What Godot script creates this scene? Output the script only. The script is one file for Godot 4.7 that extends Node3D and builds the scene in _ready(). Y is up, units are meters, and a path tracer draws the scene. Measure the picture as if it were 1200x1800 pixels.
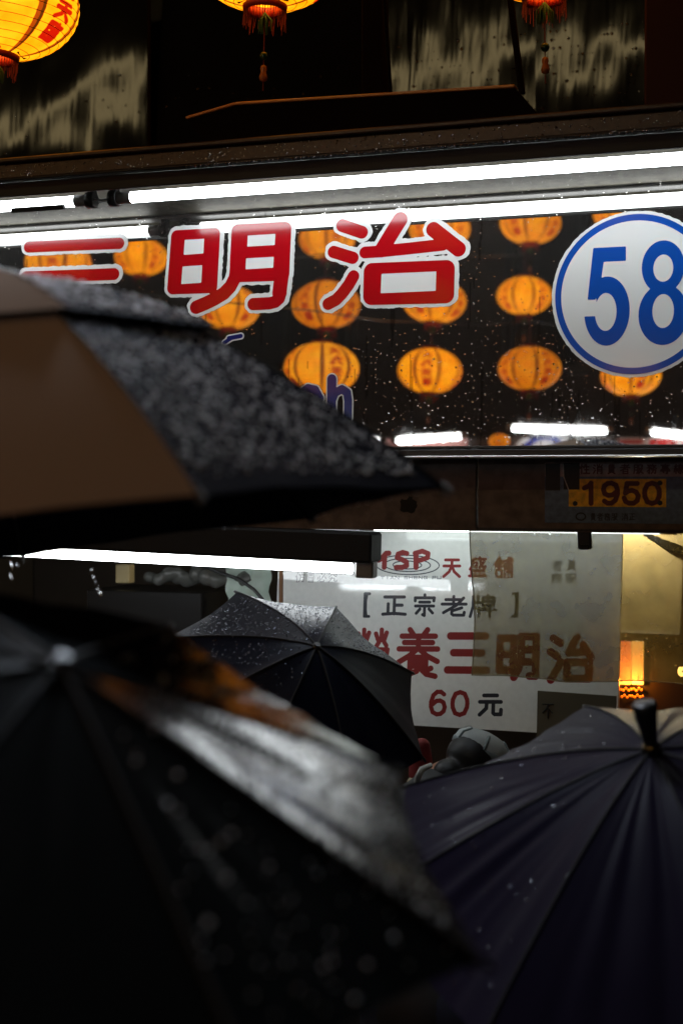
extends Node3D
# Rainy night market: a mirror-steel stall sign under a fluorescent tube, lanterns, wet umbrellas.

const F := 2700.0                       # focal length in pixels of the 1200 x 1800 photograph
const EYE := Vector3(0, 2.2, 0)
var cam_basis := Basis(Vector3.RIGHT, -atan(60.0 / F))
var yaw := deg_to_rad(20.2)
var along := Vector3(cos(yaw), 0, sin(yaw))         # along the stall front, to the right
var out_n := Vector3(-sin(yaw), 0, cos(yaw))        # out of the stall front, to the street
var wall_at := Vector3(0, 0, -4.2)
var WS := Transform3D(Basis(along, Vector3.UP, out_n), wall_at)   # stall space: x along, y up, z towards the street
var org := Vector3.ZERO                 # base of the thing being built
var M := {}
var rng := RandomNumberGenerator.new()
var lantern0: Node3D
var lean := deg_to_rad(1.8)             # the mirror sign leans back a little, hinged at its foot
var hinge := Vector3(0, 2.2773, 0)

func leaning(p: Vector3) -> Transform3D:
	return WS * Transform3D(Basis(), hinge) * Transform3D(Basis(Vector3.RIGHT, -lean), Vector3.ZERO) * Transform3D(Basis(), p - hinge)

func over_mirror(p: Vector3) -> Vector3:
	var n := Vector3(0, sin(lean), cos(lean))
	return p - n * (2.0 * (p - hinge).dot(n))

# ---------------------------------------------------------------- places
func ray(px: float, py: float) -> Vector3:
	return cam_basis * Vector3((px - 600.0) / F, -(py - 900.0) / F, -1.0)

func at(px: float, py: float, depth: float) -> Vector3:
	return EYE + ray(px, py) * depth

func on(px: float, py: float, off := 0.0) -> Vector3:      # stall-space point on the plane «off» metres in front of the sign
	var r := ray(px, py)
	var s: float = (off - out_n.dot(EYE - wall_at)) / out_n.dot(r)
	var p: Vector3 = WS.affine_inverse() * (EYE + r * s)
	return p

func on2(px: float, py: float, off := 0.0) -> Vector2:
	var p := on(px, py, off)
	return Vector2(p.x, p.y)

func mirrored(px: float, py: float, depth: float) -> Vector3:   # where a thing stands whose mirror image is seen there
	var p: Vector3 = WS.affine_inverse() * at(px, py, depth)
	return WS * over_mirror(p)

# ---------------------------------------------------------------- mesh building
class MB:
	var st := SurfaceTool.new()
	var o: Vector3
	var uvs := false
	func _init(org_: Vector3, smooth := true, uv := false) -> void:
		st.begin(Mesh.PRIMITIVE_TRIANGLES)
		st.set_smooth_group(0 if smooth else -1)
		o = org_
		uvs = uv
	func flat() -> void: st.set_smooth_group(-1)
	func soft() -> void: st.set_smooth_group(0)
	func tri(a: Vector3, b: Vector3, c: Vector3) -> void:   # counter-clockwise seen from the front
		st.add_vertex(a - o); st.add_vertex(c - o); st.add_vertex(b - o)
	func quad(a: Vector3, b: Vector3, c: Vector3, d: Vector3) -> void:
		tri(a, b, c); tri(a, c, d)
	func tri_uv(a: Vector3, b: Vector3, c: Vector3, ta: Vector2, tb: Vector2, tc: Vector2) -> void:
		st.set_uv(ta); st.add_vertex(a - o)
		st.set_uv(tc); st.add_vertex(c - o)
		st.set_uv(tb); st.add_vertex(b - o)
	func box(c: Vector3, s: Vector3, bs := Basis(), ch := 0.003) -> void:   # chamfered box
		flat()
		var h := s * 0.5
		ch = minf(ch, minf(h.x, minf(h.y, h.z)) * 0.5)
		var v := {}
		for sx in [-1, 1]:
			for sy in [-1, 1]:
				for sz in [-1, 1]:
					var sg := Vector3(sx, sy, sz)
					for ax in 3:
						var q := sg * (h - Vector3(ch, ch, ch))
						q[ax] = sg[ax] * h[ax]
						v[[sx, sy, sz, ax]] = c + bs * q
		for ax in 3:
			var b := (ax + 1) % 3
			var d := (ax + 2) % 3
			for s1 in [-1, 1]:
				var k := []
				for pr in [[-1, -1], [1, -1], [1, 1], [-1, 1]]:
					var g := [0, 0, 0]
					g[ax] = s1; g[b] = pr[0]; g[d] = pr[1]
					k.append(v[[g[0], g[1], g[2], ax]])
				if s1 > 0: quad(k[0], k[1], k[2], k[3])
				else: quad(k[3], k[2], k[1], k[0])
				for s2 in [-1, 1]:                        # the edge between the faces ax = s1 and b = s2
					var g1 := [0, 0, 0]
					var g2 := [0, 0, 0]
					g1[ax] = s1; g1[b] = s2; g1[d] = -1
					g2[ax] = s1; g2[b] = s2; g2[d] = 1
					var e := [v[[g1[0], g1[1], g1[2], ax]], v[[g2[0], g2[1], g2[2], ax]], v[[g2[0], g2[1], g2[2], b]], v[[g1[0], g1[1], g1[2], b]]]
					if s1 * s2 > 0: quad(e[3], e[2], e[1], e[0])
					else: quad(e[0], e[1], e[2], e[3])
		for sx in [-1, 1]:
			for sy in [-1, 1]:
				for sz in [-1, 1]:
					var t := [v[[sx, sy, sz, 0]], v[[sx, sy, sz, 1]], v[[sx, sy, sz, 2]]]
					if sx * sy * sz > 0: tri(t[0], t[1], t[2])
					else: tri(t[0], t[2], t[1])
		soft()
	func tube(pts: Array, rad: Array, sides := 8, caps := true) -> void:
		var n := pts.size()
		var up := Vector3.UP
		var rings := []
		var side := Vector3.ZERO
		for i in n:
			var d: Vector3 = (pts[mini(i + 1, n - 1)] - pts[maxi(i - 1, 0)]).normalized()
			if side == Vector3.ZERO:
				side = d.cross(up if absf(d.y) < 0.9 else Vector3.RIGHT).normalized()
			side = (side - d * side.dot(d)).normalized()
			var o2 := side.cross(d)
			var r := []
			for k in sides:
				var a := TAU * k / sides
				r.append(pts[i] + (side * cos(a) + o2 * sin(a)) * float(rad[mini(i, rad.size() - 1)]))
			rings.append(r)
		for i in n - 1:
			for k in sides:
				var k2 := (k + 1) % sides
				quad(rings[i][k2], rings[i][k], rings[i + 1][k], rings[i + 1][k2])
		if caps:
			flat()
			for k in sides:
				var k2 := (k + 1) % sides
				tri(pts[0], rings[0][k], rings[0][k2])
				tri(pts[n - 1], rings[n - 1][k2], rings[n - 1][k])
			soft()
	func lathe(c: Vector3, prof: Array, bs := Basis(), sides := 24) -> void:   # prof: Vector2(radius, height) from the bottom up
		for i in prof.size() - 1:
			for k in sides:
				var a := TAU * k / sides
				var b := TAU * (k + 1) / sides
				var p0 := c + bs * Vector3(prof[i].x * cos(a), prof[i].y, -prof[i].x * sin(a))
				var p1 := c + bs * Vector3(prof[i].x * cos(b), prof[i].y, -prof[i].x * sin(b))
				var q0 := c + bs * Vector3(prof[i + 1].x * cos(a), prof[i + 1].y, -prof[i + 1].x * sin(a))
				var q1 := c + bs * Vector3(prof[i + 1].x * cos(b), prof[i + 1].y, -prof[i + 1].x * sin(b))
				if uvs:
					var n := float(prof.size() - 1)
					var t := [Vector2(float(k) / sides, 1.0 - i / n), Vector2(float(k + 1) / sides, 1.0 - i / n), Vector2(float(k + 1) / sides, 1.0 - (i + 1) / n), Vector2(float(k) / sides, 1.0 - (i + 1) / n)]
					tri_uv(p0, p1, q1, t[0], t[1], t[2]); tri_uv(p0, q1, q0, t[0], t[2], t[3])
				else:
					if prof[i].x > 0.0: tri(p0, p1, q1)
					if prof[i + 1].x > 0.0: tri(p0, q1, q0)
	func ball(c: Vector3, r: Vector3, bs := Basis(), sides := 14) -> void:
		var pr := []
		for i in sides / 2 + 1:
			var a := -PI / 2 + PI * i / (sides / 2)
			pr.append(Vector2(maxf(cos(a), 0.0001), sin(a)))
		lathe(c, pr, bs * Basis.from_scale(r), sides)

func put(called: String, mb: MB, mat: Material, parent: Node) -> MeshInstance3D:
	mb.st.generate_normals()
	var o := MeshInstance3D.new()
	o.name = called
	o.mesh = mb.st.commit()
	o.material_override = mat
	parent.add_child(o, true)
	return o

func tag(o: Node, label: String, category: String, group := "", kind := "") -> void:
	if label: o.set_meta("label", label)
	if category: o.set_meta("category", category)
	if group: o.set_meta("group", group)
	if kind: o.set_meta("kind", kind)

var taken := {}
func numbered(called: String) -> String:
	taken[called] = taken.get(called, -1) + 1
	return called if taken[called] == 0 else "%s_%03d" % [called, taken[called]]

func stall_thing(called: String, label: String, category: String, p: Vector3, group := "") -> Node3D:
	var o := Node3D.new()
	o.name = numbered(called)
	add_child(o)
	o.transform = WS * Transform3D(Basis(), p)
	tag(o, label, category, group)
	org = p
	return o

func world_thing(called: String, label: String, category: String, p: Vector3, group := "") -> Node3D:
	var o := Node3D.new()
	o.name = numbered(called)
	add_child(o)
	o.position = p
	tag(o, label, category, group)
	org = p
	return o

func mat(called: String, c: Color, rough := 0.7, metal := 0.0) -> StandardMaterial3D:   # c: linear base colour
	var m := StandardMaterial3D.new()
	m.resource_name = called
	m.albedo_color = c.linear_to_srgb()
	m.roughness = rough
	m.metallic = metal
	M[called] = m
	return m

func glow(called: String, c: Color, energy: float) -> StandardMaterial3D:
	var m := mat(called, Color(0.8, 0.8, 0.8), 0.4)
	m.emission_enabled = true
	m.emission = c.linear_to_srgb()
	m.emission_energy_multiplier = energy
	return m

func noise_tex(freq: float, ramp: Array, size := 256, sd := 1, octaves := 4) -> NoiseTexture2D:
	var f := FastNoiseLite.new()
	f.seed = sd
	f.frequency = freq
	f.fractal_octaves = octaves
	var t := NoiseTexture2D.new()
	t.width = size; t.height = size
	t.seamless = true
	t.noise = f
	var g := Gradient.new()
	var offs := PackedFloat32Array()
	var cols := PackedColorArray()
	for r in ramp:
		offs.append(r[0]); cols.append((r[1] as Color).linear_to_srgb())
	g.offsets = offs; g.colors = cols
	t.color_ramp = g
	return t

func grey(v: float) -> Color: return Color(v, v, v)

func tri_map(m: StandardMaterial3D, scale: float) -> void:
	m.uv1_triplanar = true
	m.uv1_world_triplanar = true
	m.uv1_scale = Vector3.ONE * scale

# ---------------------------------------------------------------- strokes of the lettering, on a 100 x 100 field
var G := {}
func glyphs() -> void:
	G["san"] = [[10,15,90,15],[18,50,82,50],[5,86,95,86]]
	G["ming"] = [[8,12,8,80],[8,12,40,12],[40,12,40,80],[8,46,40,46],[8,80,40,80],[58,8,58,55,52,78,42,95],[58,8,92,8],[92,8,92,92,78,92],[58,36,92,36],[58,62,92,62]]
	G["zhi"] = [[10,8,26,18],[4,36,20,46],[6,95,18,75,28,58],[62,5,45,38,85,36],[76,22,94,48],[42,58,42,92],[42,58,90,58],[90,58,90,92],[42,92,90,92]]
	G["yang"] = [[30,2,38,12],[70,2,62,12],[12,15,88,15],[18,28,82,28],[6,41,94,41],[50,15,50,41],[48,41,30,55,6,68],[52,41,70,55,94,66],[32,58,68,58],[32,58,32,92],[68,58,68,76],[32,67,68,67],[32,76,68,76],[32,92,48,86],[50,76,70,92,90,96],[80,80,66,86]]
	G["ying"] = [[10,10,16,22],[40,8,34,22],[26,2,26,18,12,36],[26,18,40,34],[60,10,66,22],[90,8,84,22],[76,2,76,18,62,36],[76,18,90,34],[6,42,6,52],[6,42,94,42,92,52],[34,50,66,50,66,66,34,66,34,50],[26,72,74,72,74,95,26,95,26,72]]
	G["zheng"] = [[10,10,90,10],[50,10,50,88],[50,48,82,48],[25,42,25,88],[4,90,50,86,96,90]]
	G["zong"] = [[50,0,50,10],[8,28,8,14,92,14,90,28],[28,34,72,34],[10,52,90,52],[50,52,50,96,42,92],[30,66,14,86],[70,66,86,84]]
	G["lao"] = [[18,18,78,18],[48,2,48,38],[4,40,96,40],[86,10,60,45,10,82],[42,62,42,88,48,94,88,94,90,80],[80,58,46,72]]
	G["pai"] = [[14,8,14,50,4,96],[14,34,40,34],[32,6,32,34],[14,58,36,58,36,95],[68,2,62,12],[50,12,90,12,90,46,50,46,50,12],[50,29,90,29],[70,12,70,46,46,66],[44,66,98,66],[76,50,76,98]]
	G["tian"] = [[14,14,86,14],[6,44,94,44],[50,14,50,44,36,72,6,96],[50,44,64,72,94,96]]
	G["sheng"] = [[22,10,92,10],[22,10,20,40,8,60],[20,28,44,28,42,50,34,48],[60,2,68,36,86,58,92,46],[84,22,60,52],[16,66,16,92],[16,66,84,66,84,92],[38,66,38,92],[62,66,62,92],[4,93,96,93]]
	G["pu"] = [[26,2,4,34],[26,2,48,30],[12,30,42,30],[26,18,26,60],[8,44,44,44],[12,60,40,60,40,92,12,92,12,60],[52,18,98,18],[74,4,74,96],[56,32,92,32,92,94],[56,32,56,96],[56,50,92,50],[56,68,92,68],[84,4,94,12]]
	G["yuan"] = [[24,10,76,10],[8,38,92,38],[36,38,34,66,8,94],[62,38,62,86,68,92,92,92,93,72]]
	G["fang"] = [[24,4,6,44],[16,30,16,96],[66,2,70,14],[38,22,96,22],[58,22,54,60,34,94],[58,46,86,46,82,92,70,88]]
	G["mao"] = [[22,8,78,8,78,38],[22,8,22,38],[34,18,66,18],[34,28,66,28],[26,46,74,46,74,96],[26,46,26,96],[26,62,74,62],[26,78,74,78],[26,95,74,95]]
	G["bi"] = [[46,6,54,18],[80,14,50,60,10,90],[30,34,30,84,40,92,72,92,74,76],[14,46,8,66],[82,42,94,60]]
	G["jiu"] = [[50,0,50,10],[8,26,8,14,92,14,92,26],[40,22,14,44],[60,22,88,40],[16,56,70,56,70,84,78,92,94,90,95,78],[42,44,40,66,10,96]]
	G["xing"] = [[22,4,22,96],[8,26,6,46],[34,22,40,36],[56,6,44,40],[52,26,92,26],[68,4,68,94],[50,58,90,58],[40,94,98,94]]
	G["xiao"] = [[10,8,24,18],[4,36,18,46],[6,94,24,62],[64,2,64,26],[42,8,50,22],[90,8,80,22],[44,32,44,96],[44,32,88,32,88,94,78,92],[44,52,88,52],[44,70,88,70]]
	G["fei"] = [[28,8,74,8,74,20,26,20,26,34,80,34,76,42],[42,2,40,34,26,44],[60,2,60,42],[28,48,72,48,72,82,28,82,28,48],[28,59,72,59],[28,70,72,70],[40,84,18,98],[60,84,84,98]]
	G["zhe"] = [[20,14,72,14],[46,2,46,32],[4,34,96,34],[86,8,50,42,8,66],[32,52,78,52,78,96,32,96,32,52],[32,74,78,74]]
	G["fu"] = [[12,8,12,60,6,96],[12,8,40,8,40,94,30,92],[12,34,40,34],[12,60,40,60],[54,8,88,8,88,28,78,28],[54,8,54,96],[56,44,88,44,74,72,54,94],[62,52,76,78,96,94]]
	G["wu"] = [[8,10,42,10,28,24],[14,20,32,30],[4,38,46,38,40,48],[26,38,26,94,16,90],[24,54,6,74],[60,2,48,22],[54,14,90,14],[84,14,70,34,48,46],[58,18,74,34,96,44],[50,58,88,58,84,94,72,90],[68,46,64,70,46,96]]
	G["zhuan"] = [[10,10,90,10],[24,20,76,20,76,44,24,44,24,20],[24,32,76,32],[50,2,50,54],[10,56,84,54],[84,48,92,58],[4,70,96,70],[70,60,70,96,58,92],[28,78,38,88]]
	G["xian"] = [[26,2,12,24,30,26],[36,16,8,48,38,44],[24,46,24,96],[10,60,6,78],[36,58,42,74],[68,2,62,12],[52,12,88,12,88,44,52,44,52,12],[52,28,88,28],[70,44,70,96,60,92],[46,56,62,56,48,86],[90,52,76,64],[72,60,96,94]]
	G["bu"] = [[6,12,94,12],[54,12,40,40,8,64],[52,36,52,98],[60,44,90,66]]
	G["jiu9"] = [[6,30,74,30,74,84,82,94,96,90,97,70],[42,2,40,40,28,70,4,96]]
	G["lin"] = [[8,6,8,96],[8,6,42,6],[8,94,44,94],[8,34,40,34,40,62,8,62],[28,6,28,34],[28,62,28,94],[60,2,50,26],[56,14,96,14],[70,22,82,30],[60,38,88,38,88,56,60,56,60,38],[50,66,70,66,70,96,50,96,50,66],[78,66,98,66,98,96,78,96,78,66]]
	G["da"] = [[6,36,94,36],[50,4,48,44,34,70,6,96],[50,44,66,72,94,96]]
	G["T"] = [[0,8,100,8],[50,8,50,100]]
	G["I"] = [[50,0,50,100]]
	G["A"] = [[0,100,50,0,100,100],[20,65,80,65]]
	G["N"] = [[0,100,0,0,100,100,100,0]]
	G["S"] = [[100,6,10,6,4,48,96,52,96,94,0,94]]
	G["H"] = [[0,0,0,100],[100,0,100,100],[0,50,100,50]]
	G["E"] = [[100,4,0,4,0,96,100,96],[0,50,90,50]]
	G["Gg"] = [[100,6,10,6,2,50,10,96,98,96,98,55,60,55]]
	G["P"] = [[0,100,0,4,96,4,96,55,0,55]]
	G["U"] = [[0,0,0,90,100,90,100,0]]
	G["0"] = [[50,3,76,10,90,34,92,50,90,66,76,90,50,97,24,90,10,66,8,50,10,34,24,10,50,3]]
	G["1"] = [[20,26,46,16,58,3],[58,3,58,97]]
	G["5"] = [[84,5,26,5,17,50],[17,50,34,40,56,37,78,44,90,62,84,84,64,96,38,96,18,88,10,72]]
	G["6"] = [[84,14,66,4,44,4,22,18,10,46,10,66,20,88,44,97,66,95,84,84,90,67,82,48,62,40,40,42,18,56]]
	G["9"] = [[16,86,34,96,56,96,78,82,90,54,90,34,80,12,56,3,34,5,16,16,10,33,18,52,38,60,60,58,82,44]]
	G["lb"] = [[70,0,20,0,20,100,70,100],[40,4,30,30,30,70,40,96]]

func strokes(g: String, tl: Vector2, tr: Vector2, bl: Vector2) -> Array:   # strokes in the plane that the three corners lie in
	var r := []
	for s in G[g]:
		var a := PackedVector2Array()
		for i in s.size() / 2:
			a.append(tl + (tr - tl) * (s[2 * i] / 100.0) + (bl - tl) * (s[2 * i + 1] / 100.0))
		r.append(a)
	return r

# ---------------------------------------------------------------- printing strokes into an image
class Print:
	var im: Image
	var o: Vector2
	var k: Vector2
	func _init(w: int, h: int, base: Color, tl: Vector2, br: Vector2) -> void:    # tl, br: corners of the sheet in its own plane
		im = Image.create(w, h, false, Image.FORMAT_RGB8)
		im.fill(base)
		o = tl
		k = Vector2(w, h) / (br - tl)
	func line(pts: PackedVector2Array, width: float, c: Color) -> void:
		var hw := absf(width * k.y) * 0.5
		for i in pts.size() - 1:
			var a := (pts[i] - o) * k
			var b := (pts[i + 1] - o) * k
			var ab := b - a
			var l2 := maxf(ab.length_squared(), 1e-6)
			var x0 := clampi(int(minf(a.x, b.x) - hw - 1), 0, im.get_width() - 1)
			var x1 := clampi(int(maxf(a.x, b.x) + hw + 2), 0, im.get_width() - 1)
			var y0 := clampi(int(minf(a.y, b.y) - hw - 1), 0, im.get_height() - 1)
			var y1 := clampi(int(maxf(a.y, b.y) + hw + 2), 0, im.get_height() - 1)
			for y in range(y0, y1 + 1):
				for x in range(x0, x1 + 1):
					var p := Vector2(x + 0.5, y + 0.5) - a
					var d := (p - ab * clampf(p.dot(ab) / l2, 0.0, 1.0)).length()
					if d < hw + 0.5:
						var cover := clampf(hw + 0.5 - d, 0.0, 1.0)
						im.set_pixel(x, y, im.get_pixel(x, y).lerp(c, cover))
	func glyph(list: Array, width: float, c: Color) -> void:
		for s in list: line(s, width, c)
	func rect(a: Vector2, b: Vector2, c: Color) -> void:
		var p := (a - o) * k
		var q := (b - o) * k
		im.fill_rect(Rect2i(int(p.x), int(p.y), int(q.x - p.x), int(q.y - p.y)), c)
	func ellipse(c0: Vector2, r: Vector2, width: float, c: Color) -> void:
		var a := PackedVector2Array()
		for i in 41: a.append(c0 + Vector2(cos(TAU * i / 40), sin(TAU * i / 40)) * r)
		line(a, width, c)
	func grain(amount: float, sd: int) -> void:
		var f := FastNoiseLite.new()
		f.seed = sd; f.frequency = 0.03; f.fractal_octaves = 5
		for y in im.get_height():
			for x in im.get_width():
				var v := 1.0 + amount * f.get_noise_2d(x, y)
				var c := im.get_pixel(x, y)
				im.set_pixel(x, y, Color(c.r * v, c.g * v, c.b * v))
	func tex() -> ImageTexture: return ImageTexture.create_from_image(im)

# ---------------------------------------------------------------- cut vinyl: shapes from signed distances, in the stall plane
func sd_poly(p: Vector2, v: PackedVector2Array) -> float:
	var d := INF
	var s := 1.0
	var n := v.size()
	var j := n - 1
	for i in n:
		var e := v[j] - v[i]
		var w := p - v[i]
		d = minf(d, (w - e * clampf(w.dot(e) / e.length_squared(), 0.0, 1.0)).length_squared())
		var c1 := p.y >= v[i].y
		var c2 := p.y < v[j].y
		var c3 := e.x * w.y > e.y * w.x
		if (c1 and c2 and c3) or (not c1 and not c2 and not c3): s = -s
		j = i
	return s * sqrt(d)

func sd_ops(p: Vector2, ops: Array, holes := true) -> float:
	var d := INF
	for o in ops:
		match o[0]:
			"s":
				var pts: PackedVector2Array = o[2]
				var m := INF
				for i in pts.size() - 1:
					var ab := pts[i + 1] - pts[i]
					var w := p - pts[i]
					m = minf(m, (w - ab * clampf(w.dot(ab) / ab.length_squared(), 0.0, 1.0)).length_squared())
				d = minf(d, sqrt(m) - o[1])
			"p": d = minf(d, sd_poly(p, o[2]) - o[1])
			"h": if holes: d = maxf(d, -sd_poly(p, o[2]))
			"e": d = minf(d, (((p - o[1]) / o[2]).length() - 1.0) * minf(o[2].x, o[2].y))
			"eh": d = maxf(d, -(((p - o[1]) / o[2]).length() - 1.0) * minf(o[2].x, o[2].y))
	return d

func px_ops(list: Array, f: Callable) -> Array:          # ["s", width, [x, y, ...]], ["p", radius, [...]], ["h", 0, [...]], ["e", cx, cy, rx, ry]
	var r := []
	var c: Vector2 = f.call(700.0, 500.0)
	var k: float = absf(f.call(700.0, 501.0).y - c.y)
	for o in list:
		if o[0] == "e" or o[0] == "eh":
			var m: Vector2 = f.call(o[1], o[2])
			r.append([o[0], m, Vector2(absf(f.call(o[1] + o[3], o[2]).x - f.call(o[1] - o[3], o[2]).x) * 0.5, absf(f.call(o[1], o[2] + o[4]).y - m.y))])
			continue
		var pts := PackedVector2Array()
		for i in o[2].size() / 2: pts.append(f.call(o[2][2 * i], o[2][2 * i + 1]))
		if o[0] == "s": r.append(["s", o[1] * 0.5 * k, pts])
		elif o[0] == "p" and o[1] > 0:
			var inner := Geometry2D.offset_polygon(pts, -o[1] * k, Geometry2D.JOIN_MITER)
			r.append(["p", o[1] * k, inner[0] if inner.size() else pts])
		else: r.append([o[0], 0.0, pts])
	return r

func cut(mb: MB, fn: Callable, lo: Vector2, hi: Vector2, cell: float, z0: float, z1: float) -> void:   # marching squares, with a rim
	mb.flat()
	var nx := int((hi.x - lo.x) / cell) + 2
	var ny := int((hi.y - lo.y) / cell) + 2
	var rows := []
	for j in ny + 1:
		var row := PackedFloat32Array()
		row.resize(nx + 1)
		var i := 0
		while i <= nx:
			var v: float = fn.call(lo + Vector2(i, j) * cell)
			row[i] = v
			var skip := int(absf(v) / cell) - 3          # far from the outline the sign cannot change
			i += 1
			while skip > 0 and i <= nx:
				row[i] = v
				skip -= 1
				i += 1
		rows.append(row)
	for j in ny:
		var run := -1
		for i in nx + 1:
			var full: bool = i < nx and rows[j][i] < 0 and rows[j][i + 1] < 0 and rows[j + 1][i] < 0 and rows[j + 1][i + 1] < 0
			if full:
				if run < 0: run = i
				continue
			if run >= 0:
				var a := lo + Vector2(run, j) * cell
				var b := lo + Vector2(i, j + 1) * cell
				mb.quad(Vector3(a.x, a.y, z1), Vector3(b.x, a.y, z1), Vector3(b.x, b.y, z1), Vector3(a.x, b.y, z1))
				run = -1
			if i == nx: break
			var p := [Vector2(i, j), Vector2(i + 1, j), Vector2(i + 1, j + 1), Vector2(i, j + 1)]
			var v := [rows[j][i], rows[j][i + 1], rows[j + 1][i + 1], rows[j + 1][i]]
			var poly := []
			var cross := []
			for k in 4:
				var k2 := (k + 1) % 4
				if v[k] < 0: poly.append(lo + p[k] * cell)
				if (v[k] < 0) != (v[k2] < 0):
					var q: Vector2 = lo + (p[k] as Vector2).lerp(p[k2], clampf(v[k] / (v[k] - v[k2]), 0.02, 0.98)) * cell
					poly.append(q)
					cross.append([q, v[k] < 0])
			for k in range(1, poly.size() - 1):
				mb.tri(Vector3(poly[0].x, poly[0].y, z1), Vector3(poly[k].x, poly[k].y, z1), Vector3(poly[k + 1].x, poly[k + 1].y, z1))
			if cross.size() == 2:
				var a: Vector2 = cross[0][0] if cross[0][1] else cross[1][0]
				var b: Vector2 = cross[1][0] if cross[0][1] else cross[0][0]
				mb.quad(Vector3(a.x, a.y, z0), Vector3(b.x, b.y, z0), Vector3(b.x, b.y, z1), Vector3(a.x, a.y, z1))

# ---------------------------------------------------------------- fields for bodies: surface nets over tapered capsules
func capsule_d(p: Vector3, b: Array) -> float:
	var ab: Vector3 = b[1] - b[0]
	var t := clampf((p - b[0]).dot(ab) / maxf(ab.length_squared(), 1e-8), 0.0, 1.0)
	return (p - b[0] - ab * t).length() - lerpf(b[2], b[3], t)

func body(mb: MB, bones: Array, cell: float, k := 0.03) -> void:
	mb.soft()
	var lo := Vector3.INF
	var hi := -Vector3.INF
	for b in bones:
		for e in 2:
			lo = lo.min(b[e] - Vector3.ONE * (b[2 + e] + 2 * cell)); hi = hi.max(b[e] + Vector3.ONE * (b[2 + e] + 2 * cell))
	var n := Vector3i((hi - lo) / cell) + Vector3i.ONE
	var f := PackedFloat32Array()
	f.resize((n.x + 1) * (n.y + 1) * (n.z + 1))
	f.fill(1.0)
	var sx := n.x + 1
	var sxy := sx * (n.y + 1)
	for b in bones:                                    # visit only the cells near each bone
		var r := maxf(b[2], b[3]) + cell * 2.0 + k
		var a0 := Vector3i(((b[0] as Vector3).min(b[1]) - Vector3.ONE * r - lo) / cell).clamp(Vector3i.ZERO, n)
		var a1 := Vector3i(((b[0] as Vector3).max(b[1]) + Vector3.ONE * r - lo) / cell).clamp(Vector3i.ZERO, n)
		for z in range(a0.z, a1.z + 1):
			for y in range(a0.y, a1.y + 1):
				for x in range(a0.x, a1.x + 1):
					var d := capsule_d(lo + Vector3(x, y, z) * cell, b)
					var at_ := x + y * sx + z * sxy
					var h := clampf(0.5 + 0.5 * (f[at_] - d) / k, 0.0, 1.0)
					f[at_] = lerpf(f[at_], d, h) - k * h * (1.0 - h) if f[at_] < 0.9 else d
	var vert := {}
	var corner := [0, 1, sx, sx + 1, sxy, sxy + 1, sxy + sx, sxy + sx + 1]
	for z in n.z:
		for y in n.y:
			for x in n.x:
				var at_ := x + y * sx + z * sxy
				var inside := 0
				for c in corner: if f[at_ + c] < 0: inside += 1
				if inside == 0 or inside == 8: continue
				var sum := Vector3.ZERO
				var cnt := 0
				for e in 12:
					var ax := e / 4
					var q := e % 4
					var ca := 0
					if ax == 0: ca = (q & 1) * 2 + (q >> 1) * 4
					elif ax == 1: ca = (q & 1) + (q >> 1) * 4
					else: ca = (q & 1) + (q >> 1) * 2
					var cb := ca + (1 << ax)
					var va := f[at_ + corner[ca]]
					var vb := f[at_ + corner[cb]]
					if (va < 0) != (vb < 0):
						var pa := Vector3(ca & 1, (ca >> 1) & 1, ca >> 2)
						var pb := Vector3(cb & 1, (cb >> 1) & 1, cb >> 2)
						sum += pa.lerp(pb, va / (va - vb)); cnt += 1
				vert[at_] = lo + (Vector3(x, y, z) + sum / cnt) * cell
	var step := [1, sx, sxy]
	for at_ in vert.keys():
		for ax in 3:
			var s1: int = step[(ax + 1) % 3]
			var s2: int = step[(ax + 2) % 3]
			var va := f[at_]
			var vb := f[at_ + step[ax]]
			if (va < 0) == (vb < 0): continue
			if not (vert.has(at_ - s1) and vert.has(at_ - s2) and vert.has(at_ - s1 - s2)): continue
			var q := [vert[at_], vert[at_ - s1], vert[at_ - s1 - s2], vert[at_ - s2]]
			if va < 0: mb.quad(q[0], q[1], q[2], q[3])
			else: mb.quad(q[3], q[2], q[1], q[0])

# ---------------------------------------------------------------- water drops: many small domes
func drops(called: String, where: Array, m: Material, parent: Node, flat_ := 0.6) -> void:   # where: [[point, normal, radius], ...] in the space of the thing
	var b := MB.new(Vector3.ZERO)
	var pr := [Vector2(1.0, 0.0), Vector2(0.95, 0.35), Vector2(0.72, 0.7), Vector2(0.38, 0.93), Vector2(0.0001, 1.0)]
	b.lathe(Vector3.ZERO, pr, Basis(), 8)
	b.st.generate_normals()
	var mm := MultiMesh.new()
	mm.transform_format = MultiMesh.TRANSFORM_3D
	mm.mesh = b.st.commit()
	mm.instance_count = where.size()
	for i in where.size():
		var nrm: Vector3 = where[i][1]
		var sd := nrm.cross(Vector3(0.3, 0.2, 0.9)).normalized()
		var r: float = where[i][2]
		var st := rng.randf_range(0.85, 1.2)
		var tr := Transform3D(Basis(sd * r * st, nrm * r * flat_, sd.cross(nrm) * r), where[i][0])
		tr.basis = tr.basis * Basis(Vector3.UP, rng.randf() * TAU) if absf(st - 1.0) < 0.1 else tr.basis
		mm.set_instance_transform(i, tr)
	var o := MultiMeshInstance3D.new()
	o.name = called
	o.multimesh = mm
	o.material_override = m
	o.set_meta("kind", "stuff")
	parent.add_child(o, true)

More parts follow.
